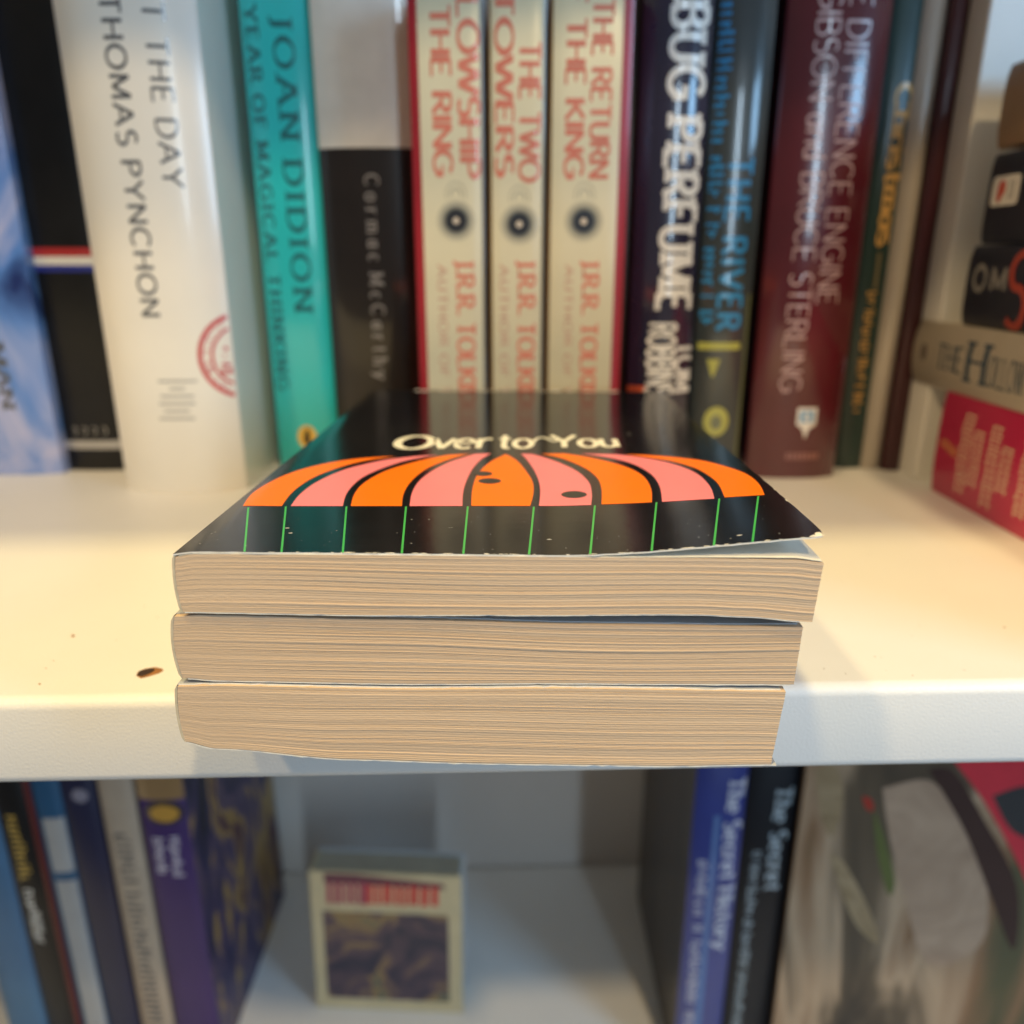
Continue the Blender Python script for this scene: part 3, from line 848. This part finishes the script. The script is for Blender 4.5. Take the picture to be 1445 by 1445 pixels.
for (nm, lab, pa, pb, tr, tl, eye, jr, sm, redside, starts) in specs:
    xa, xb = X_at(pa, 300, Y), X_at(pb, 300, Y)
    bk = Book('standing_book', lab, 'book', xa, xb, Y, 183, 110, M['cream'], M['crimson'], bulge=1.0, power=6, board=.5, group='matching cream fantasy paperbacks')
    t2 = bk.t / 2
    if redside == 'L': bk.band('red_edge', M['crimson'], -t2 + .02, -t2 + 3.3, .4, bk.h - .4, n=4)
    if redside == 'R': bk.band('red_edge', M['crimson'], t2 - 3.6, t2 - .02, .4, bk.h - .4, n=4)
    if redside != 'L': bk.band('shaded_cover_edge', c('brown_edge_shade', (0.20, 0.12, 0.045)), -t2 + .02, -t2 + 1.0, .4, bk.h - .4, n=3)  # edge strips: shade of the gaps painted into the spine colour
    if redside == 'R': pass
    else: bk.band('shaded_cover_edge', c('grey_edge_shade', (0.22, 0.21, 0.17)), t2 - .9, t2 - .02, .4, bk.h - .4, n=3)
    bk.text('title_lettering', tr[0], coral, starts[0], tr[2], tr[3], tr[4], prefix=tr[1], thick=.2, thin=.13, serif=False, track=.10, pym=215)
    bk.text('title_lettering', tl[0], coral, starts[1], tl[2], tl[3], tl[4], prefix=tl[1], thick=.2, thin=.13, serif=False, track=.10, pym=215)
    s_, t_ = bk.st(*eye)
    for r_, hm, k in ((7.0, halo[0], 0), (5.8, halo[1], 1), (4.9, halo[2], 2), (4.0, halo[3], 3), (1.15, halo[4], 4)):
        bk.patch('eye_emblem', [(ellipse(s_, t_, r_, r_, 30), 0)], hm, .10 + .03 * k)
    for j in range(2):
        pts = [(s_ + x, t_ + 9.0 + y) for x, y in arc(0, 0, 3.6 - j * 1.7, 4.2 - j * 2.2, -20, 200, 14)]
        L_, R_ = ribbon(pts, .5, .5)
        bk.patch('ring_mark', [([L_[i], L_[i + 1], R_[i + 1], R_[i]], 0) for i in range(len(pts) - 1)], halo[0] if j == 0 else halo[1], .10)
    bk.text('author_lettering', 'J.R.R. TOLKIEN', coral, 366, 585, jr[0], jr[1], thick=.2, thin=.11, serif=True, track=.14, pym=470)
    bk.text('author_line', 'AUTHOR OF THE', coral_soft, 374, 590, sm[0], sm[1], thick=.16, thin=.12, track=.22, pym=470)

# thin dark brown book, then the navy book with large white lettering
M['darkbrown'] = mat('dark_brown_cover', (0.030, 0.016, 0.010), .4, .2, 60)
bk = Book('standing_book', 'thin dark brown book squeezed beside the navy one with large white lettering', 'book', X_at(884, 330, 330) - 4, X_at(897, 330, 330), 332, 214, 140, M['darkbrown'], bulge=.5, board=.6)
M['navy'] = mat('navy_jacket', (0.022, 0.020, 0.045), .22, .1, 60, coat=1.0, coat_rough=.05)
Y = 322
bk = Book('standing_book', 'navy hardback with large white lettering reading PERFUME', 'book', X_at(897, 300, Y) + .2, X_at(992, 300, Y), Y, 226, 148, M['navy'], bulge=4.5, power=2.4)
bk.text('title_lettering', 'PERFUME', white_ink, 166, 437, 934, 982, prefix='JITTERBUG ', thick=.22, thin=.15, serif=True, track=.16, pym=310)
bk.text('author_lettering', 'ROBBINS', white_ink, 456, 556, 914, 951, thick=.20, thin=.14, track=.12, pym=505)
bk.text('author_lettering', 'TOM', white_ink, 483, 553, 954, 982, thick=.20, thin=.14, track=.10, pym=515)
bk.band('orange_label', c('orange_label', (0.62, 0.10, 0.03)), -bk.t / 2 + .3, -bk.t / 2 + 7, zrow(bk, 900, 556), zrow(bk, 900, 545))

# charcoal book with blue lettering
M['charcoal'] = mat('charcoal_jacket', (0.040, 0.050, 0.052), .25, .1, 50, coat=.7, coat_rough=.08)
Y = 327
bk = Book('standing_book', 'charcoal hardback with bright blue lettering and a yellow bar', 'book', X_at(985, 420, Y) + .2, X_at(1060, 420, Y) + 1, Y, 222, 148, M['charcoal'], bulge=3.2, power=2.6)
blue_ink = c('blue_ink', (0.02, 0.24, 0.52), .4)
bk.text('title_lettering', 'THE RIVER', blue_ink, 222, 464, 1020, 1053, prefix='', thick=.2, thin=.14, track=.24, pym=340)
s0_, t0_ = bk.st(990, 182); s1_, t1_ = bk.st(1010, 462)
bk.marks('author_lettering', blue_ink, bk.h - 30, t1_, s1_ - 6.5, s1_ - 1.5, 4, 3.0)
yel = c('dull_yellow_print', (0.42, 0.42, 0.08))
bk.band('yellow_bar', yel, -bk.t / 2 + 1.5, bk.t / 2 - 3.6, zrow(bk, 1010, 493), zrow(bk, 1010, 483))
s_, t_ = bk.st(1006, 517)
bk.patch('emblem', [([(s_ - 2.6, t_ + 3), (s_ + 2.6, t_ + 3), (s_ + .4, t_ - 4), (s_ - .4, t_ - 4)], 0)], yel)
s_, t_ = bk.st(1010, 594)
bk.patch('publisher_disc', [(ellipse(s_, t_, 5.2, 6.2), 0)], yel)
bk.patch('disc_mark', [(ellipse(s_, t_ - .4, 2.4, 3.0), 0)], c('olive_print', (0.14, 0.15, 0.06)), .2)
bk.band('green_edge', c('olive_edge', (0.11, 0.12, 0.04)), bk.t / 2 - 1.8, bk.t / 2 - .5, 1, zrow(bk, 1045, 415))

# maroon hardback
M['maroon'] = mat('maroon_jacket', (0.095, 0.011, 0.018), .22, .1, 40, coat=.8, coat_rough=.10)
Y = 334
bk = Book('standing_book', 'maroon hardback with pale outlined lettering and a small shield', 'book', X_at(1063, 640, 339) - 3.5, X_at(1178, 640, 339), Y, 236, 155, M['maroon'], bulge=4.5, power=2.6)
rose = c('pale_rose_foil', (0.52, 0.34, 0.33), .4)
bk.text('title_lettering', 'ENCE ENGINE', rose, 172, 428, 1166, 1197, prefix='THE DIFFER', thick=.10, thin=.07, track=.12, pym=300)
bk.text('author_lettering', 'and BRUCE STERLING', rose, 160, 552, 1118, 1148, prefix='WILLIAM GIBSON ', thick=.10, thin=.07, track=.10, pym=375)
s_, t_ = bk.st(1138, 590)
sh = bk.patch('shield', [([(s_ - 4.2, t_ + 4.6), (s_ + 4.2, t_ + 4.6), (s_ + 4.2, t_ - 2.5), (s_ + 1.2, t_ - 4.8), (s_, t_ - 9), (s_ - 1.2, t_ - 4.8), (s_ - 4.2, t_ - 2.5)], 0)], white_ink)
bk.patch('shield_field', [([(s_ - 3.0, t_ + 3.2), (s_ + 3.0, t_ + 3.2), (s_ + 3.0, t_ - 1.6), (s_ - 3.0, t_ - 1.6)], 0)], c('sky_blue_print', (0.10, 0.33, 0.55)), .2)
bk.patch('shield_mark', [([(s_ - .8, t_ + 2.4), (s_ + .8, t_ + 2.0), (s_ + 1.2, t_ - 1.0), (s_ - 1.1, t_ - .7)], 0)], white_ink, .26)
s_, t_ = bk.st(1132, 643)
for k in range(7): bk.patch('imprint_letter', [([(s_ - 7.2 + k * 2.1, t_ + 1.4), (s_ - 5.7 + k * 2.1, t_ + 1.4), (s_ - 5.7 + k * 2.1, t_ - 1.4), (s_ - 7.2 + k * 2.1, t_ - 1.4)], 0)], c('dull_rose', (0.28, 0.12, 0.10)))

# dark green book with gold lettering
M['dkgreen'] = mat('dark_green_cloth', (0.014, 0.040, 0.036), .4, .15, 80, coat=.3, coat_rough=.2)
Y = 352
gold = c('gold_foil', (0.62, 0.36, 0.11), .4)
bk = Book('standing_book', 'slim dark green hardback with gold lettering', 'book', X_at(1180, 640, Y) - .2, X_at(1216, 640, Y) + 1.4, Y, 222, 150, M['dkgreen'], bulge=1.8)
bk.text('title_lettering', 'ristmas', gold, 186, 345, 1247, 1270, prefix='Ch', thick=.2, thin=.14, serif=True, track=.10, pym=265)
sA, tA = bk.st(1234, 411); sB, tB = bk.st(1222, 588); sL, tL = bk.st(1241, 356); sM, tM = bk.st(1238, 408)
bk.patch('rule', [([(sL - .8, tL), (sL + .8, tL), (sL + .8, tM), (sL - .8, tM)], 0)], c('faded_gold', (0.16, 0.13, 0.07)))
bk.marks('subtitle_lettering', gold, tA, tB, -2.0, 2.2, 9, 1.9)
# pale silvery book
M['silver'] = mat('pale_silver_jacket', (0.46, 0.41, 0.35), .28, .05, 40, coat=.6, coat_rough=.1)
Y = 350
bk = Book('standing_book', 'plain pale silvery book with a rounded blank spine', 'book', X_at(1218, 640, Y) + .4, X_at(1252, 640, Y) - .3, Y, 228, 150, M['silver'], bulge=3.6, power=2.0)
Y = 347
M['maroon2'] = mat('dark_wine_cover', (0.050, 0.007, 0.012), .4, .1, 60, coat=.2)
bk = Book('standing_book', 'slim plain dark wine coloured book at the end of the row', 'book', X_at(1252, 640, Y), X_at(1270, 640, Y) + 1.0, Y, 232, 150, M['maroon2'], bulge=1.2)
endx = bk.s1

# white upright closing the row
V, F = rbox(0, 130, 0, 120, 0, 290, 1.0, 3)
up = mesh_obj('upright_panel', V, F, M['panel'])
up.location = ((endx + .4) * MM, 334 * MM, 0.0)
tag(up, 'plain white upright block behind the lying stack of paperbacks', 'panel')

# ================================================================== lying stack at the right, spines turned to the left
XS = 174.0
def lying(name, lab, pxa, pya, top, bot, length, smat, xoff=0, bulge=1.0, **k):
    yfar = at_x(pxa, pya, XS + xoff)[0]
    return Book(name, lab, 'book', bot, top, yfar - length, length, 108, smat, lying=XS + xoff, bulge=bulge, **k)
M['redcover'] = mat('red_paper_cover', (0.60, 0.020, 0.095), .4, .06, 40, coat=.25, coat_rough=.2)
M['greyspine'] = mat('grey_paper_spine', (0.50, 0.44, 0.35), .45, .06, 50, coat=.15)
M['inkblack'] = mat('blue_black_cover', (0.011, 0.018, 0.040), .4, .15, 60, coat=.2, coat_rough=.25)
M['tancover'] = mat('tan_cover', (0.48, 0.31, 0.17), .5, .08, 60)
z1 = 41.0; z2 = 67.0; z3 = 96.5; z4 = 128.0
bk = lying('lying_book', 'thick red paperback at the bottom of the lying stack, with faded yellow lettering', 1310, 690, z1, .1, 178, M['redcover'], board=.5)
fy = c('faded_yellow_ink', (0.80, 0.55, 0.38), .5)
bk.patch('yellow_flash', [([(-.5, bk.h - 3), (2.8, bk.h - 5), (0, bk.h - 17), (-3.6, bk.h - 15)], 0)], c('faded_orange_ink', (0.55, 0.16, 0.08)))
for k, (t_, a, b_) in enumerate(((bk.h - 24, 15, -16), (bk.h - 32, 10, -12), (bk.h - 42, 14, -17), (bk.h - 50, 8, -8), (bk.h - 62, 13, -14), (bk.h - 71, 10, -12))):
    rs = random.Random(40 + k); s_ = a; polys = []
    while s_ > b_:
        w_ = rs.uniform(1.2, 2.3)
        x0_, x1_ = t_ - rs.uniform(0, .6), t_ + 6.4 + rs.uniform(-.6, .4)
        polys.append(([(s_, x0_), (s_, x1_), (s_ - .7, x1_), (s_ - .7, x0_)], 0))
        polys.append(([(s_ - .7, x0_ + 1), (s_ - .7, x0_ + 2), (s_ - w_, x0_ + 2), (s_ - w_, x0_ + 1)], 1))
        polys.append(([(s_ - .7, x1_ - 1.2), (s_ - .7, x1_), (s_ - w_, x1_), (s_ - w_, x1_ - 1.2)], 1))
        s_ -= w_ + .55
    bk.patch('spine_lettering', polys, fy)
bk = lying('lying_book', 'grey spined paperback in the lying stack with dark blue lettering', 1286, 500, z2, z1 + .1, 205, M['greyspine'], xoff=-1.0, bulge=2.5, power=2.4, board=.8)
dblue = c('dark_blue_ink', (0.03, 0.07, 0.11), .5)
yT, _ = at_x(1325, 512, XS); yT2, _ = at_x(1360, 518, XS); yH, _ = at_x(1366, 520, XS); yH2, _ = at_x(1394, 525, XS); yO2, _ = at_x(1450, 535, XS)
tt = lambda y: y - bk.z0
bk.text_st('title_lettering', 'THE', dblue, tt(yT), tt(yT2), -4.5, 5.0, thick=.13, thin=.07, serif=True, track=.16)
bk.text_st('title_lettering', 'H', dblue, tt(yH), tt(yH2), -7, 8.0, thick=.16, thin=.07, serif=True)
bk.text_st('title_lettering', 'OLLOW', dblue, tt(yH2) - 2.0, tt(yO2), -6.5, 4.0, thick=.13, thin=.07, serif=True, track=.16)
yE, _ = at_x(1305, 508, XS)
bk.patch('emblem', [(ellipse(.5, tt(yE), 3.6, 2.6, 18), 0)], c('brown_grey_ink', (0.12, 0.09, 0.075)))
bk = lying('lying_book', 'blue-black paperback in the lying stack with grey and red lettering', 1362, 400, z3, z2 + .1, 178, M['inkblack'], xoff=1.5, bulge=1.6, power=5, board=.5)
lg = c('light_grey_ink', (0.24, 0.23, 0.22), .5)
y0_, zz_ = at_x(1383, 392, XS + 1.5)
s_ = zz_ - bk.c
t_ = y0_ - bk.z0
ring = [(s_ + 4.2 * math.cos(a), t_ + 3.8 * math.sin(a)) for a in [i * math.pi / 12 for i in range(25)]]
L_, R_ = ribbon(ring, 2.0, 1.8)
bk.patch('publisher_mark', [([L_[i], L_[i + 1], R_[i + 1], R_[i]], 0) for i in range(24)], lg)
y1_, _ = at_x(1399, 395, XS + 1.5); y2_, _ = at_x(1420, 398, XS + 1.5)
bk.text_st('publisher_lettering', 'M', lg, y1_ - bk.z0, y2_ - bk.z0, s_ - 4.0, s_ + 3.8, thick=.2, thin=.16)
y3_, _ = at_x(1422, 402, XS + 1.5); y4_, _ = at_x(1452, 404, XS + 1.5)
bk.text_st('title_lettering', 'S', c('brick_red_ink', (0.42, 0.07, 0.05)), y3_ - bk.z0, y4_ - bk.z0, -12.5, 12.0, thick=.13, thin=.12)
bk = lying('lying_book', 'navy-black paperback in the lying stack with a white sticker', 1388, 300, z4, z3 + .4, 178, M['inkblack'], xoff=2.5, bulge=1.2, power=6, board=.5)
ya, za = at_x(1400, 270, XS + 2.5); yb, zb_ = at_x(1438, 270, XS + 2.5)
def rrect(s0, s1, t0, t1, r):
    pts = []
    for cs, ct, a0 in ((s1 - r, t1 - r, 0), (s0 + r, t1 - r, 90), (s0 + r, t0 + r, 180), (s1 - r, t0 + r, 270)):
        pts += [(cs + r * math.cos(R(a0 + 30 * k)), ct + r * math.sin(R(a0 + 30 * k))) for k in range(4)]
    return pts
zt_, zbt = at_x(1420, 247, XS + 2.5)[1] - bk.c, at_x(1420, 289, XS + 2.5)[1] - bk.c
bk.patch('sticker', [(rrect(zbt, zt_, yb - bk.z0, ya - bk.z0, 1.6), 0)], white_ink)
bk.patch('sticker_mark', [(ellipse((zt_ + zbt) / 2 + .8, ya - bk.z0 - 6.2, 2.9, 2.4, 12), 0), (ellipse((zt_ + zbt) / 2 - 1.5, ya - bk.z0 - 5.2, 2.4, 1.6, 10), 1)], c('sticker_red', (0.60, 0.10, 0.07)), .2)
for k in range(2):
    q = yb - bk.z0 + 3.0 + k * 2
    bk.patch('sticker_line', [([(zbt + 2, q), (zt_ - 2, q), (zt_ - 2, q + .8), (zbt + 2, q + .8)], 0)], c('sticker_grey', (0.3, 0.28, 0.26)), .2)
bk = lying('lying_book', 'tan book on top of the lying stack', 1406, 188, z4 + 30, z4 + 2.2, 178, M['tancover'], xoff=4, bulge=1.4, power=4, board=1.8)
z4b = z4
V, F = rbox(0, 104, 0, 160, 0, 1.9, .3, 2)
slip = mesh_obj('loose_card', V, F, c('blank_card', (0.74, 0.68, 0.58), .7))
slip.location = ((XS + 5) * MM, 126 * MM, (z4 + .15) * MM)
tag(slip, 'pale card lying between the tan book and the stickered book', 'card')

# ================================================================== the shelf below
ZL = -349.0 + .1
YL = 335
def low(lab, p0, p1, hgt, smat, cmat=None, Y=YL, bulge=2.0, d=140, **k):
    return Book('standing_book', lab, 'book', X_at(p0, 1180, Y), X_at(p1, 1180, Y), Y, hgt, d, smat, cmat, bulge=bulge, z0=ZL, **k)
def low_text(bk, name, s, m, py0, py1, pxb, pxc, **k): return bk.text(name, s, m, py0, py1, pxb, pxc, **k)
low('light blue book standing at the far end of the lower shelf', -60, 0, 196, mat('light_blue_cover', (0.06, 0.16, 0.30), .45))
bk = low('black book on the lower shelf with yellow lettering', 0.8, 46, 214, M['blackcloth'])
bk.marks('spine_lettering', c('mustard_ink', (0.50, 0.32, 0.05)), bk.st(20, 1150)[1], bk.st(38, 1250)[1], -3.4, 3.4, 12, 3.4)
bk.marks('spine_lettering', white_ink, bk.st(38, 1254)[1], bk.st(38, 1330)[1], -3, 3, 13, 3)
bk = low('thin dark red book on the lower shelf', 46.6, 54, 205, mat('dark_red_cover', (0.12, 0.012, 0.012), .4), bulge=.6, board=.7)
bk = low('blue book on the lower shelf with a white lower spine', 54.6, 95, 210, mat('mid_blue_cover', (0.012, 0.085, 0.19), .45))
bk.band('white_panel', c('grey_white_print', (0.34, 0.35, 0.36), coat=0), -bk.t / 2 + 3.5, bk.t / 2 - .6, bk.st(75, 1230)[1], bk.st(75, 1154)[1])
bk.band('white_panel', M['grey_white_print'], -bk.t / 2 + 3.5, bk.t / 2 - .6, 12, bk.st(75, 1242)[1])
bk = low('dark navy book on the lower shelf', 95.6, 143, 216, mat('deep_navy_cover', (0.008, 0.011, 0.048), .4))
s_, t_ = bk.st(113, 1122)
bk.patch('emblem', [(ellipse(s_, t_, 4, 4), 0)], c('dull_lilac', (0.20, 0.20, 0.28)))
bk = low('beige book on the lower shelf with dark lettering', 148, 196, 220, mat('beige_cover', (0.42, 0.34, 0.26), .5))
bk.marks('spine_lettering', ink_grey, bk.st(175, 1175)[1], 30, -4.0, 4.2, 15, 4.2)
M['swirl'] = blotch('violet_gold_cover', [(0.32, (0.006, 0.006, 0.016)), (0.44, (0.035, 0.028, 0.10)), (0.52, (0.11, 0.07, 0.12)), (0.58, (0.40, 0.26, 0.07)), (0.66, (0.08, 0.03, 0.05))], 17, .45, (1, 1.3, .5), 2.2, .1)
bk = low('purple book on the lower shelf with a gold disc and white lettering', 201, 267, 208, mat('purple_cover', (0.042, 0.016, 0.12), .45), M['swirl'], d=128)
t2 = bk.t / 2
bk.band('tan_top', c('tan_print', (0.25, 0.15, 0.06)), -t2 + .2, t2 - .2, bk.st(230, 1128)[1], bk.h - .4)
s_, t_ = bk.st(232, 1146)
bk.patch('gold_disc', [(ellipse(s_, t_, 9.6, 7.4), 0)], c('dark_print', (0.015, 0.012, 0.012)), .14)
bk.patch('gold_disc', [(ellipse(s_, t_ - .5, 7.4, 5.0), 0)], c('amber_print', (0.48, 0.26, 0.03)), .2)
bk.marks('spine_lettering', c('lilac_white_ink', (0.62, 0.60, 0.72)), bk.st(225, 1182)[1], bk.st(232, 1245)[1], -7.5, -1.5, 17, 2.6)
bk.marks('spine_lettering', c('lilac_white_ink', (0.62, 0.60, 0.72)), bk.st(225, 1180)[1], bk.st(232, 1240)[1], 1.0, 6.5, 18, 2.6)

# small chunky book standing face out
fb = tag(empty('face_out_book', (0, 0, 0)), 'small chunky cream book standing face out against the back of the lower shelf', 'book')
Yf = 372
xa, zt_ = at_y(430, 1240, Yf); xb, _ = at_y(650, 1240, Yf)
hF = zt_ - ZL
wF = xb - xa
fb.matrix_world = Matrix.Translation(Vector((xa * MM, Yf * MM, ZL * MM))) @ Matrix.Rotation(R(-3), 4, 'Z') @ Matrix.Rotation(R(-4), 4, 'X')
V, F = rbox(0, wF, 0, 1.6, 0, hF, .5, 2); fc = mesh_obj('front_cover', V, F, mat('cream_cover', (0.60, 0.50, 0.30), .4), fb)
V, F = rbox(0, wF, 20, 21.6, 0, hF, .5, 2); mesh_obj('back_cover', V, F, M['grey_card'], fb)
V, F = rbox(0, 1.4, 1.7, 19.9, 0, hF, .4, 2); mesh_obj('spine', V, F, c('cream_cover2', (0.50, 0.42, 0.25)), fb)
V, F = rbox(1.5, wF - 2, 1.7, 19.9, 1, hF - 1.2, .4, 2); mesh_obj('page_block', V, F, c('olive_paper', (0.36, 0.35, 0.28), .8), fb)
polys, w_ = text_polys('Dreamers', .26, .14, True, .08) if 'D' in G and all(ch in G for ch in 'Dreamers') else ([], 1)
def face_quads(polys, w, x0, x1, z0, z1): return [([(x0 + x / w * (x1 - x0), z0 + y * (z1 - z0)) for x, y in p], k) for p, k in polys]
def face_patch(name, polys, m, lift=.12):
    V, F = [], []
    for p, k in polys:
        i0 = len(V)
        for x, z in p: V.append((x, -lift - .008 * k, z))
        F.append(tuple(range(i0, len(V))))
    return mesh_obj(name, V, F, m, fc)
rs = random.Random(8)
face_patch('cover_picture', [([(7, 8), (wF - 8, 8), (wF - 8, hF - 27), (7, hF - 27)], 0)], blotch('night_picture', [(0.35, (0.02, 0.02, 0.05)), (0.5, (0.10, 0.06, 0.08)), (0.6, (0.32, 0.20, 0.07)), (0.7, (0.05, 0.10, 0.10))], 40, .4), .06)
face_patch('title_band', [([(9, hF - 1), (wF * .30, hF - 1), (wF * .88, hF - 5.5), (wF * .9, hF - 9), (9, hF - 8)], 0)], c('plum_print', (0.11, 0.015, 0.045)), .06)
def word_marks(x0, x1, z0, z1, seed):
    r_ = random.Random(seed); out = []; x = x0
    while x < x1 - 4:
        w = r_.uniform(3.5, 6); out.append(([(x, z0 + r_.uniform(-.8, .8)), (x + w * .8, z0), (x + w * .9, z1), (x + w * .1, z1 + r_.uniform(-1, 1))], 0)); x += w + .7
    return out
face_patch('title_lettering', word_marks(10, wF * .38, hF - 22, hF - 7, 3), c('magenta_red_print', (0.36, 0.02, 0.07)))
face_patch('title_lettering', word_marks(wF * .38, wF - 14, hF - 21, hF - 8, 4), c('bright_red_print', (0.62, 0.02, 0.02)))

# right side of the lower shelf
M['slate'] = blotch('dark_slate_cover', [(0.36, (0.012, 0.010, 0.014)), (0.5, (0.05, 0.037, 0.028)), (0.62, (0.025, 0.02, 0.028))], 9, .4, (.2, 1.6, .25), .6, .2)
bk = low('royal blue book on the lower shelf with white lettering', 977, 1048, 222, mat('royal_blue_cover', (0.022, 0.038, 0.22), .35, coat=.3), M['slate'], Y=330, d=132)
bk.text('title_lettering', 'The Secret', c('cool_white_ink', (0.50, 0.53, 0.64)), 1098, 1240, 1022, 1044, thick=.2, thin=.14, serif=True, suffix=' History', pym=1180)
bk.marks('author_lettering', M['cool_white_ink'], bk.st(1000, 1208)[1], 20, -8.5, -3, 22, 2.6)
bk.band('pale_streak', c('mid_blue_streak', (0.06, 0.15, 0.38)), -2.6, .6, 8, bk.st(1005, 1150)[1])  # paler blue strip down the spine
bk = low('black book on the lower shelf with pale blue lettering', 1050, 1122, 226, mat('blue_black_gloss', (0.004, 0.006, 0.011), .45, spec=.3), Y=330, d=132)
bk.text('title_lettering', 'The Secret', c('pale_blue_ink', (0.30, 0.38, 0.44)), 1110, 1255, 1088, 1110, thick=.2, thin=.14, serif=True, pym=1180)
bk.marks('author_lettering', M['pale_blue_ink'], bk.st(1080, 1195)[1], 20, -8, -3, 23, 2.4)

# large picture book leaning face out
pb = tag(empty('picture_book', (0, 0, 0)), 'large book standing face out on the lower shelf, painted beige and dark red cover', 'book')
Yp = 326
xa, _ = at_y(1126, 1180, Yp); wP = 150; hP = 238
pb.matrix_world = Matrix.Translation(Vector((xa * MM, Yp * MM, ZL * MM)))
V, F = rbox(0, wP, 0, 1.8, 0, hP, .5, 2)
pc = mesh_obj('front_cover', V, F, blotch('painted_cover', [(0.34, (0.012, 0.009, 0.008)), (0.44, (0.09, 0.065, 0.04)), (0.50, (0.40, 0.29, 0.19)), (0.58, (0.20, 0.11, 0.055)), (0.68, (0.06, 0.06, 0.025))], 9, .5, (1.5, 1, .55), .8, .0), pb)
V, F = rbox(0, wP, 16, 17.8, 0, hP, .5, 2); mesh_obj('back_cover', V, F, M['darkbrown'], pb)
V, F = rbox(0, 1.5, 1.9, 15.9, 0, hP, .4, 2); mesh_obj('spine', V, F, M['darkbrown'], pb)
V, F = rbox(1.6, wP - 2, 1.9, 15.9, 1.5, hP - 2, .4, 2); mesh_obj('page_block', V, F, M['paper'], pb)
def pic(name, pts, m, lift):
    q = [at_y(px, py, Yp) for px, py in pts]
    mesh_obj(name, [(x - xa, -lift, z - ZL) for x, z in catmull(q + [q[0]], 5)[:-1]], [tuple(range(len(q) * 5))], m, pc)
beige = blotch('beige_paint', [(0.3, (0.28, 0.19, 0.13)), (0.7, (0.42, 0.30, 0.21))], 30, .5, coat=.0)
P_ = dict(rough=.6, coat=0.0, spec=.3)
pic('painted_shape', [(1245, 1112), (1310, 1100), (1345, 1140), (1372, 1185), (1392, 1240), (1385, 1330), (1310, 1360), (1275, 1260), (1255, 1180)], beige, .10)
pic('painted_shape', [(1150, 1085), (1180, 1080), (1190, 1130), (1175, 1180), (1158, 1150)], blotch('ochre_paint', [(0.3, (0.20, 0.14, 0.07)), (0.7, (0.36, 0.27, 0.16))], 40, .5, coat=0), .10)
pic('painted_shape', [(1170, 1205), (1190, 1215), (1225, 1280), (1240, 1330), (1205, 1300)], M.setdefault('ochre', bpy.data.materials['ochre_paint']), .12)
pic('painted_shape', [(1232, 1140), (1246, 1175), (1262, 1240), (1254, 1262), (1238, 1205)], c('moss_paint', (0.10, 0.12, 0.035), **P_), .14)
pic('painted_shape', [(1310, 1085), (1345, 1088), (1385, 1150), (1435, 1250), (1430, 1340), (1396, 1260), (1360, 1170)], c('umber_paint', (0.040, 0.018, 0.016), **P_), .14)
pic('painted_shape', [(1335, 1060), (1475, 1060), (1490, 1330), (1440, 1225), (1388, 1130)], c('wine_paint', (0.55, 0.030, 0.050), **P_), .18)
pic('painted_shape', [(1400, 1122), (1460, 1110), (1470, 1180), (1428, 1172)], c('dark_slate_paint', (0.03, 0.032, 0.036), **P_), .22)
pic('painted_shape', [(1216, 1122), (1230, 1128), (1232, 1144), (1222, 1140)], c('red_paint', (0.34, 0.03, 0.02), **P_), .18)
# dust and crumbs on the shelf
rs = random.Random(21)
V, F = [], []
for _ in range(90):
    x, y = rs.choice((rs.uniform(-130, -66), rs.uniform(62, 165))), rs.uniform(4, 110)
    r_ = rs.uniform(.06, .22) * (1.6 if rs.random() < .08 else 1)
    i0 = len(V); n = 6; ang = rs.uniform(0, 6)
    for i in range(n): V.append((x + r_ * rs.uniform(.6, 1.5) * math.cos(ang + i * 1.047), y + r_ * rs.uniform(.6, 1.5) * math.sin(ang + i * 1.047), .012))
    V.append((x, y, .012 + r_ * .5))
    F += [(i0 + i, i0 + (i + 1) % n, i0 + n) for i in range(n)]
mesh_obj('dust_specks', V, F, c('grey_brown_dust', (0.34, 0.29, 0.23), .9, coat=0), shelf)['kind'] = 'stuff'
